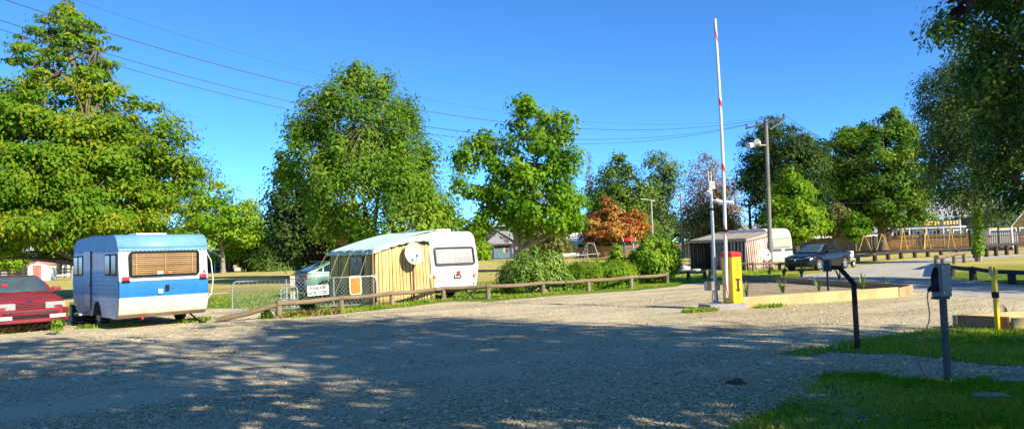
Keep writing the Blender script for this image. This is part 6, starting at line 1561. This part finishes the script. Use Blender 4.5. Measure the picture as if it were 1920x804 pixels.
T_('elm_tree', 'dark green full crowned tree behind the red maple', 142, [(292, 1145, 1178), (320, 1120, 1205), (360, 1108, 1218), (400, 1105, 1222), (440, 1110, 1225), (465, 1120, 1220)], 1170, 'far', B_, 119, n_clump=190, per=110, leaf=(.6, .35), clump=2.3, flat=.7, hollow=.55)
T_('gum_tree', 'airy blue green tree between the dark elm and brown tree', 146, [(283, 1215, 1258), (310, 1200, 1280), (350, 1198, 1276), (400, 1202, 1272), (440, 1210, 1268)], 1240, 'bluish', BG, 120, n_clump=120, per=75, leaf=(.6, .3), clump=2.0, flat=.8, trunk_r=.4)
T_('maple_tree', 'red and orange leaved maple before the far paling fence', 128, [(372, 1126, 1142), (392, 1112, 1180), (408, 1095, 1205), (425, 1085, 1217), (440, 1078, 1212), (452, 1082, 1150)], 1142, 'maple', B_, 121, n_clump=150, per=120, leaf=(.5, .3), clump=1.35, flat=.45, hollow=.35, tint_var=.3, jag=.5, lump=.35, trunk_r=.3)
T_('brown_tree', 'half bare brown tree with yellowing leaves behind the barrier', 102, [(283, 1312, 1328), (310, 1288, 1362), (345, 1270, 1388), (385, 1262, 1398), (420, 1265, 1392), (448, 1280, 1370)], 1322, 'brown', BG, 122, n_clump=260, per=58, leaf=(.36, .17), clump=1.5, flat=1.0, hollow=.25, upright=.9, limbs=60, trunk_r=.3, forks=3, tint_var=.3)
T_('yellowing_shrub', 'yellowish shrub below the brown tree above the grey awning', 96, [(375, 1318, 1345), (400, 1300, 1378), (430, 1295, 1385), (450, 1300, 1380)], 1340, 'olive', B_, 123, n_clump=70, per=70, leaf=(.36, .2), clump=1.3, cat='bush')
T_('spruce_tree', 'tall dark conifer behind the power pole', 88, [(218, 1425, 1462), (245, 1395, 1505), (275, 1386, 1538), (320, 1390, 1545), (365, 1398, 1550), (405, 1408, 1520), (440, 1420, 1500)], 1460, 'dark', B_, 124, n_clump=330, per=120, leaf=(.42, .16), clump=1.35, flat=.6, droop=.5, hollow=.5, trunk_r=.4, tint_var=.25)
T_('beech_tree', 'bright lime green tree behind the black car', 70, [(318, 1470, 1488), (345, 1452, 1518), (380, 1444, 1536), (410, 1442, 1544), (435, 1450, 1540), (448, 1462, 1520)], 1495, 'lime', B_, 125, n_clump=190, per=130, leaf=(.32, .2), clump=1.0, flat=.55, hollow=.55, trunk_r=.28)
T_('elm_tree', 'large spreading green tree behind the yellow swing frames', 97, [(203, 1665, 1688), (225, 1640, 1706), (240, 1565, 1716), (275, 1548, 1732), (320, 1545, 1742), (360, 1555, 1746), (400, 1580, 1742), (428, 1600, 1715)], 1656, 'elm', B_, 126, n_clump=330, per=120, leaf=(.42, .26), clump=1.5, flat=.55, hollow=.4, lump=.3, trunk_r=.55, limbs=26, tint_var=.26, extra=[(1590, 262, 34, 14), (1575, 320, 36, 14), (1690, 240, 26, 9), (1672, 222, 22, 8), (1735, 345, 24, 9), (1600, 390, 36, 12), (1720, 400, 28, 9)])
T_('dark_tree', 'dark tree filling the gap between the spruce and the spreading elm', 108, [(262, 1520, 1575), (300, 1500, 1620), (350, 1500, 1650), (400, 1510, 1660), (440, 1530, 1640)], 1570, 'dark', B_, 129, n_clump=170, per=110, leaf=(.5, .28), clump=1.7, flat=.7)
T_('olive_tree', 'thin olive brown tree right of the bright green beech', 82, [(378, 1552, 1578), (400, 1545, 1596), (425, 1546, 1602), (442, 1556, 1590)], 1566, 'olive', BG, 127, n_clump=60, per=60, leaf=(.32, .15), clump=.9, trunk_r=.2)
T_('clipped_tree', 'small round clipped tree beside the smaller swing frame', 80, [(402, 1592, 1616), (418, 1582, 1626), (436, 1584, 1626), (450, 1596, 1614)], 1605, 'plane', B_, 128, n_clump=60, per=120, leaf=(.28, .18), clump=.65, hollow=.6, trunk_r=.14)
# right edge
T_('birch_tree', 'airy dull leaved tree on the right with ivy on its trunk', 47, [(60, 1790, 1850), (105, 1768, 1890), (145, 1725, 1915), (190, 1722, 1925), (240, 1728, 1930), (290, 1738, 1935), (335, 1735, 1940), (375, 1750, 1930), (400, 1765, 1910)], 1834, 'birch', BG, 131,
   n_clump=340, per=140, leaf=(.2, .1), clump=.85, flat=1.1, droop=.7, hollow=.25, trunk_r=.2, limbs=30, forks=2, trunk_top=.85)
g = np.random.default_rng(140); n = 1500; zz = g.uniform(.4, 3.6, n) ; aa = g.uniform(0, 6.28, n); rr = .14 + .5 * g.uniform(0, 1, n) ** 1.6 * np.interp(zz, [.4, 1.2, 2.2, 2.8, 3.6], [.35, .8, .6, 1, .3]) * (.6 + .5 * np.sin(aa * 2 + zz * 2.2) ** 2)
iv = thing('ivy_plant', 'bright green ivy climbing the trunk of the right tree', 'ivy', gx(1837, 46.7, 486))
leaves('foliage', np.stack([rr * np.cos(aa), rr * np.sin(aa), zz], 1), np.stack([np.cos(aa), np.sin(aa), np.full(n, .6)], 1) + g.normal(0, .4, (n, 3)), g.normal(0, 1, (n, 3)), np.full(n, .13), np.full(n, .1), np.clip(g.normal(.5, .25, n), 0, 1), LM['hedge'], iv)
MB().tube([(0, -.02, 0), (.03, -.03, 1.6), (0, -.02, 3.4)], .035, 5).build('stem', B_, iv)
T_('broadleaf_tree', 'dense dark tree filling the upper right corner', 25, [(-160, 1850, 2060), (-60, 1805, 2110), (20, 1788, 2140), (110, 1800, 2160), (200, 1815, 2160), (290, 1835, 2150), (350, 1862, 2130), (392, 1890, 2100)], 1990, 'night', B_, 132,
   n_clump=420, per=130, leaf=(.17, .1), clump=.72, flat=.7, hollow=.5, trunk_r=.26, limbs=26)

# bushes behind the low rail
T_('rhododendron_bush', 'large glossy rhododendron bush left of the hedge behind the rail', 28.6, [(468, 985, 1022), (482, 955, 1048), (505, 942, 1062), (530, 938, 1068), (550, 945, 1068)], 1003, 'rhodo', B_, 141, n_clump=240, per=110, leaf=(.15, .05), clump=.36, flat=.7, droop=.15, hollow=.74, jag=.08, lump=.12, trunk_r=.07, cat='bush', tint_var=.22)
T_('low_hedge', 'low yellow green spirea bush in the middle of the rail', 30.2, [(492, 1075, 1170), (505, 1060, 1188), (525, 1055, 1192), (545, 1058, 1188)], 1122, 'hedge', B_, 142, n_clump=300, per=130, leaf=(.075, .035), clump=.27, flat=.8, hollow=.65, jag=.12, lump=.1, trunk_r=.04, cat='bush', upright=.5, depth=.55)
T_('young_shrub', 'small upright shrub above the hedge', 33, [(458, 1150, 1160), (472, 1143, 1168), (490, 1140, 1176), (512, 1145, 1172)], 1157, 'hedge', B_, 143, n_clump=50, per=90, leaf=(.12, .06), clump=.24, cat='bush', trunk_r=.04)
T_('camellia_bush', 'round glossy green bush at the right end of the long rail', 32.3, [(444, 1218, 1242), (458, 1197, 1262), (478, 1183, 1272), (500, 1183, 1270), (518, 1198, 1255), (528, 1210, 1240)], 1228, 'hedge', B_, 144, n_clump=180, per=100, leaf=(.16, .08), clump=.34, flat=.7, hollow=.7, jag=.08, lump=.12, trunk_r=.07, cat='bush', forks=3)
# weeds by the rail's fallen end
T_('weed_clump', 'leafy dark weed growing at the rail post by the mesh gate', 21.2, [(556, 560, 575), (568, 550, 592), (583, 552, 596)], 572, 'dark', B_, 145, n_clump=16, per=40, leaf=(.11, .06), clump=.16, cat='weed', trunk_r=.012, twigs=False, limbs=4)
T_('weed_clump', 'leafy weed growing by the fallen end of the log rail', 20.0, [(580, 496, 506), (590, 490, 512), (600, 488, 516)], 502, 'ash', B_, 146, n_clump=10, per=34, leaf=(.09, .05), clump=.12, cat='weed', trunk_r=.01, twigs=False, limbs=3)
T_('weed_clump', 'green weed pushing up against the front wheel of the red car', 17.4, [(598, 104, 112), (608, 98, 116), (618, 97, 114)], 106, 'hedge', B_, 147, n_clump=12, per=40, leaf=(.08, .03), clump=.1, cat='weed', trunk_r=.01, twigs=False, limbs=3)

# trees behind and beside the photographer: their shade lies across the gravel
def shade_tree(name, label, base, rowsW, lm, seed, **kw): return crown_tree(name, label, 'tree', base[1], None, base, LM[lm], B_, seed, rowsW=rowsW, **kw)
shade_tree('shade_tree', 'tallest leafy tree standing behind the camera', (5.2, -2.8, 0), [(3, 0, 3.6), (6, 0, 5.6), (8, 0, 5.8), (13, 0, 5.6), (17, 0, 2)], 'ash', 151, n_clump=240, per=105, leaf=(.34, .22), clump=1.35, hollow=.2, trunk_r=.4)
shade_tree('shade_tree', 'leafy tree standing right of and behind the camera', (15.2, -.4, 0), [(5, 0, 3), (8, 0, 4.7), (12, 0, 4.6), (15, 0, 3.8), (17.6, 0, 1.6)], 'ash', 152, n_clump=220, per=95, leaf=(.34, .22), clump=1.3, hollow=.2, trunk_r=.4)
shade_tree('shade_tree', 'leafy tree beside the road outside the right edge', (26.5, 14.5, 0), [(2.5, 0, 3), (5, 0, 4.6), (8, 0, 4), (10.6, 0, 1.6)], 'ash', 154, n_clump=180, per=110, leaf=(.34, .22), clump=1.3, hollow=.2, trunk_r=.35)
shade_tree('shade_tree', 'leafy tree far left behind the camera', (-5, -8, 0), [(4, 0, 3.5), (8, 0, 6), (13, 0, 5.2), (16.5, 0, 2)], 'ash', 155, n_clump=200, per=105, leaf=(.34, .22), clump=1.35, hollow=.2, trunk_r=.4)
pt = shade_tree('plum_tree', 'dark leaved plum tree whose twig hangs into the top right corner', (6.9, 1.6, 0), [(2.6, 0, 1.6), (4.2, 0, 2.9), (5.8, 0, 2.6), (7.6, 0, 1)], 'purple', 156, n_clump=44, per=50, leaf=(.16, .1), clump=.7, hollow=.2, trunk_r=.14)
o_ = Vector((6.9, 1.6, 0)); e = at(1795, 8, 4.6) - o_; e0 = at(1880, -60, 4.9) - o_
mb = MB().tube([(0.1, 0.2, 3.2), e0 * .55 + Vector((0, .1, 1.35)), e0, e.lerp(e0, .3) + Vector((0, 0, .02)), e], [.05, .03, .012, .008, .004], 5); mb.build('low_branch', B_, pt)
g = np.random.default_rng(160); pos = []; nr = []; dr = []; ln = []
for (px, py, a, l) in ((1783, 2, 1.2, .045), (1787, 24, .9, .06), (1790, 22, .6, .075), (1797, 22, .15, .085), (1805, 18, -.25, .08), (1812, 8, -.8, .07), (1822, 4, -1.1, .08), (1802, 6, .4, .07), (1828, -6, -.6, .07), (1815, -5, .3, .08), (1838, -4, .2, .07), (1776, -4, .9, .05)):
    c = at(px, py, 4.6 + g.uniform(-.06, .06)) - o_; pos.append(c); nr.append((g.normal(0, .25), -1, g.normal(0, .3))); dr.append((-math.sin(a), 0, -math.cos(a))); ln.append(l * 1.25)
leaves('twig_leaves', np.array([tuple(c) for c in pos]), np.array(nr), np.array(dr), np.array(ln), np.array(ln) * .55, np.full(len(ln), .05), LM['plum'], pt, fold=.05)

# wood far off, closing the view between the houses
g = np.random.default_rng(170); pos = []; n = 30000
X = g.uniform(-260, 260, n); hgt = 10 + 3.5 * np.sin(X * .05) + 3 * np.sin(X * .13 + 2) + 2 * np.sin(X * .31); Z = g.uniform(0, 1, n) ** .8 * hgt
P = np.stack([X, 250 + g.normal(0, 6, n), Z + .3], 1)
tag(leaves('distant_wood', P, g.normal(0, 1, (n, 3)) + np.array([[0, -.6, .8]]), g.normal(0, 1, (n, 3)), np.full(n, 1.8), np.full(n, 1.2), np.clip(g.normal(.45, .22, n), 0, 1), LM['far'], None), kind='stuff')
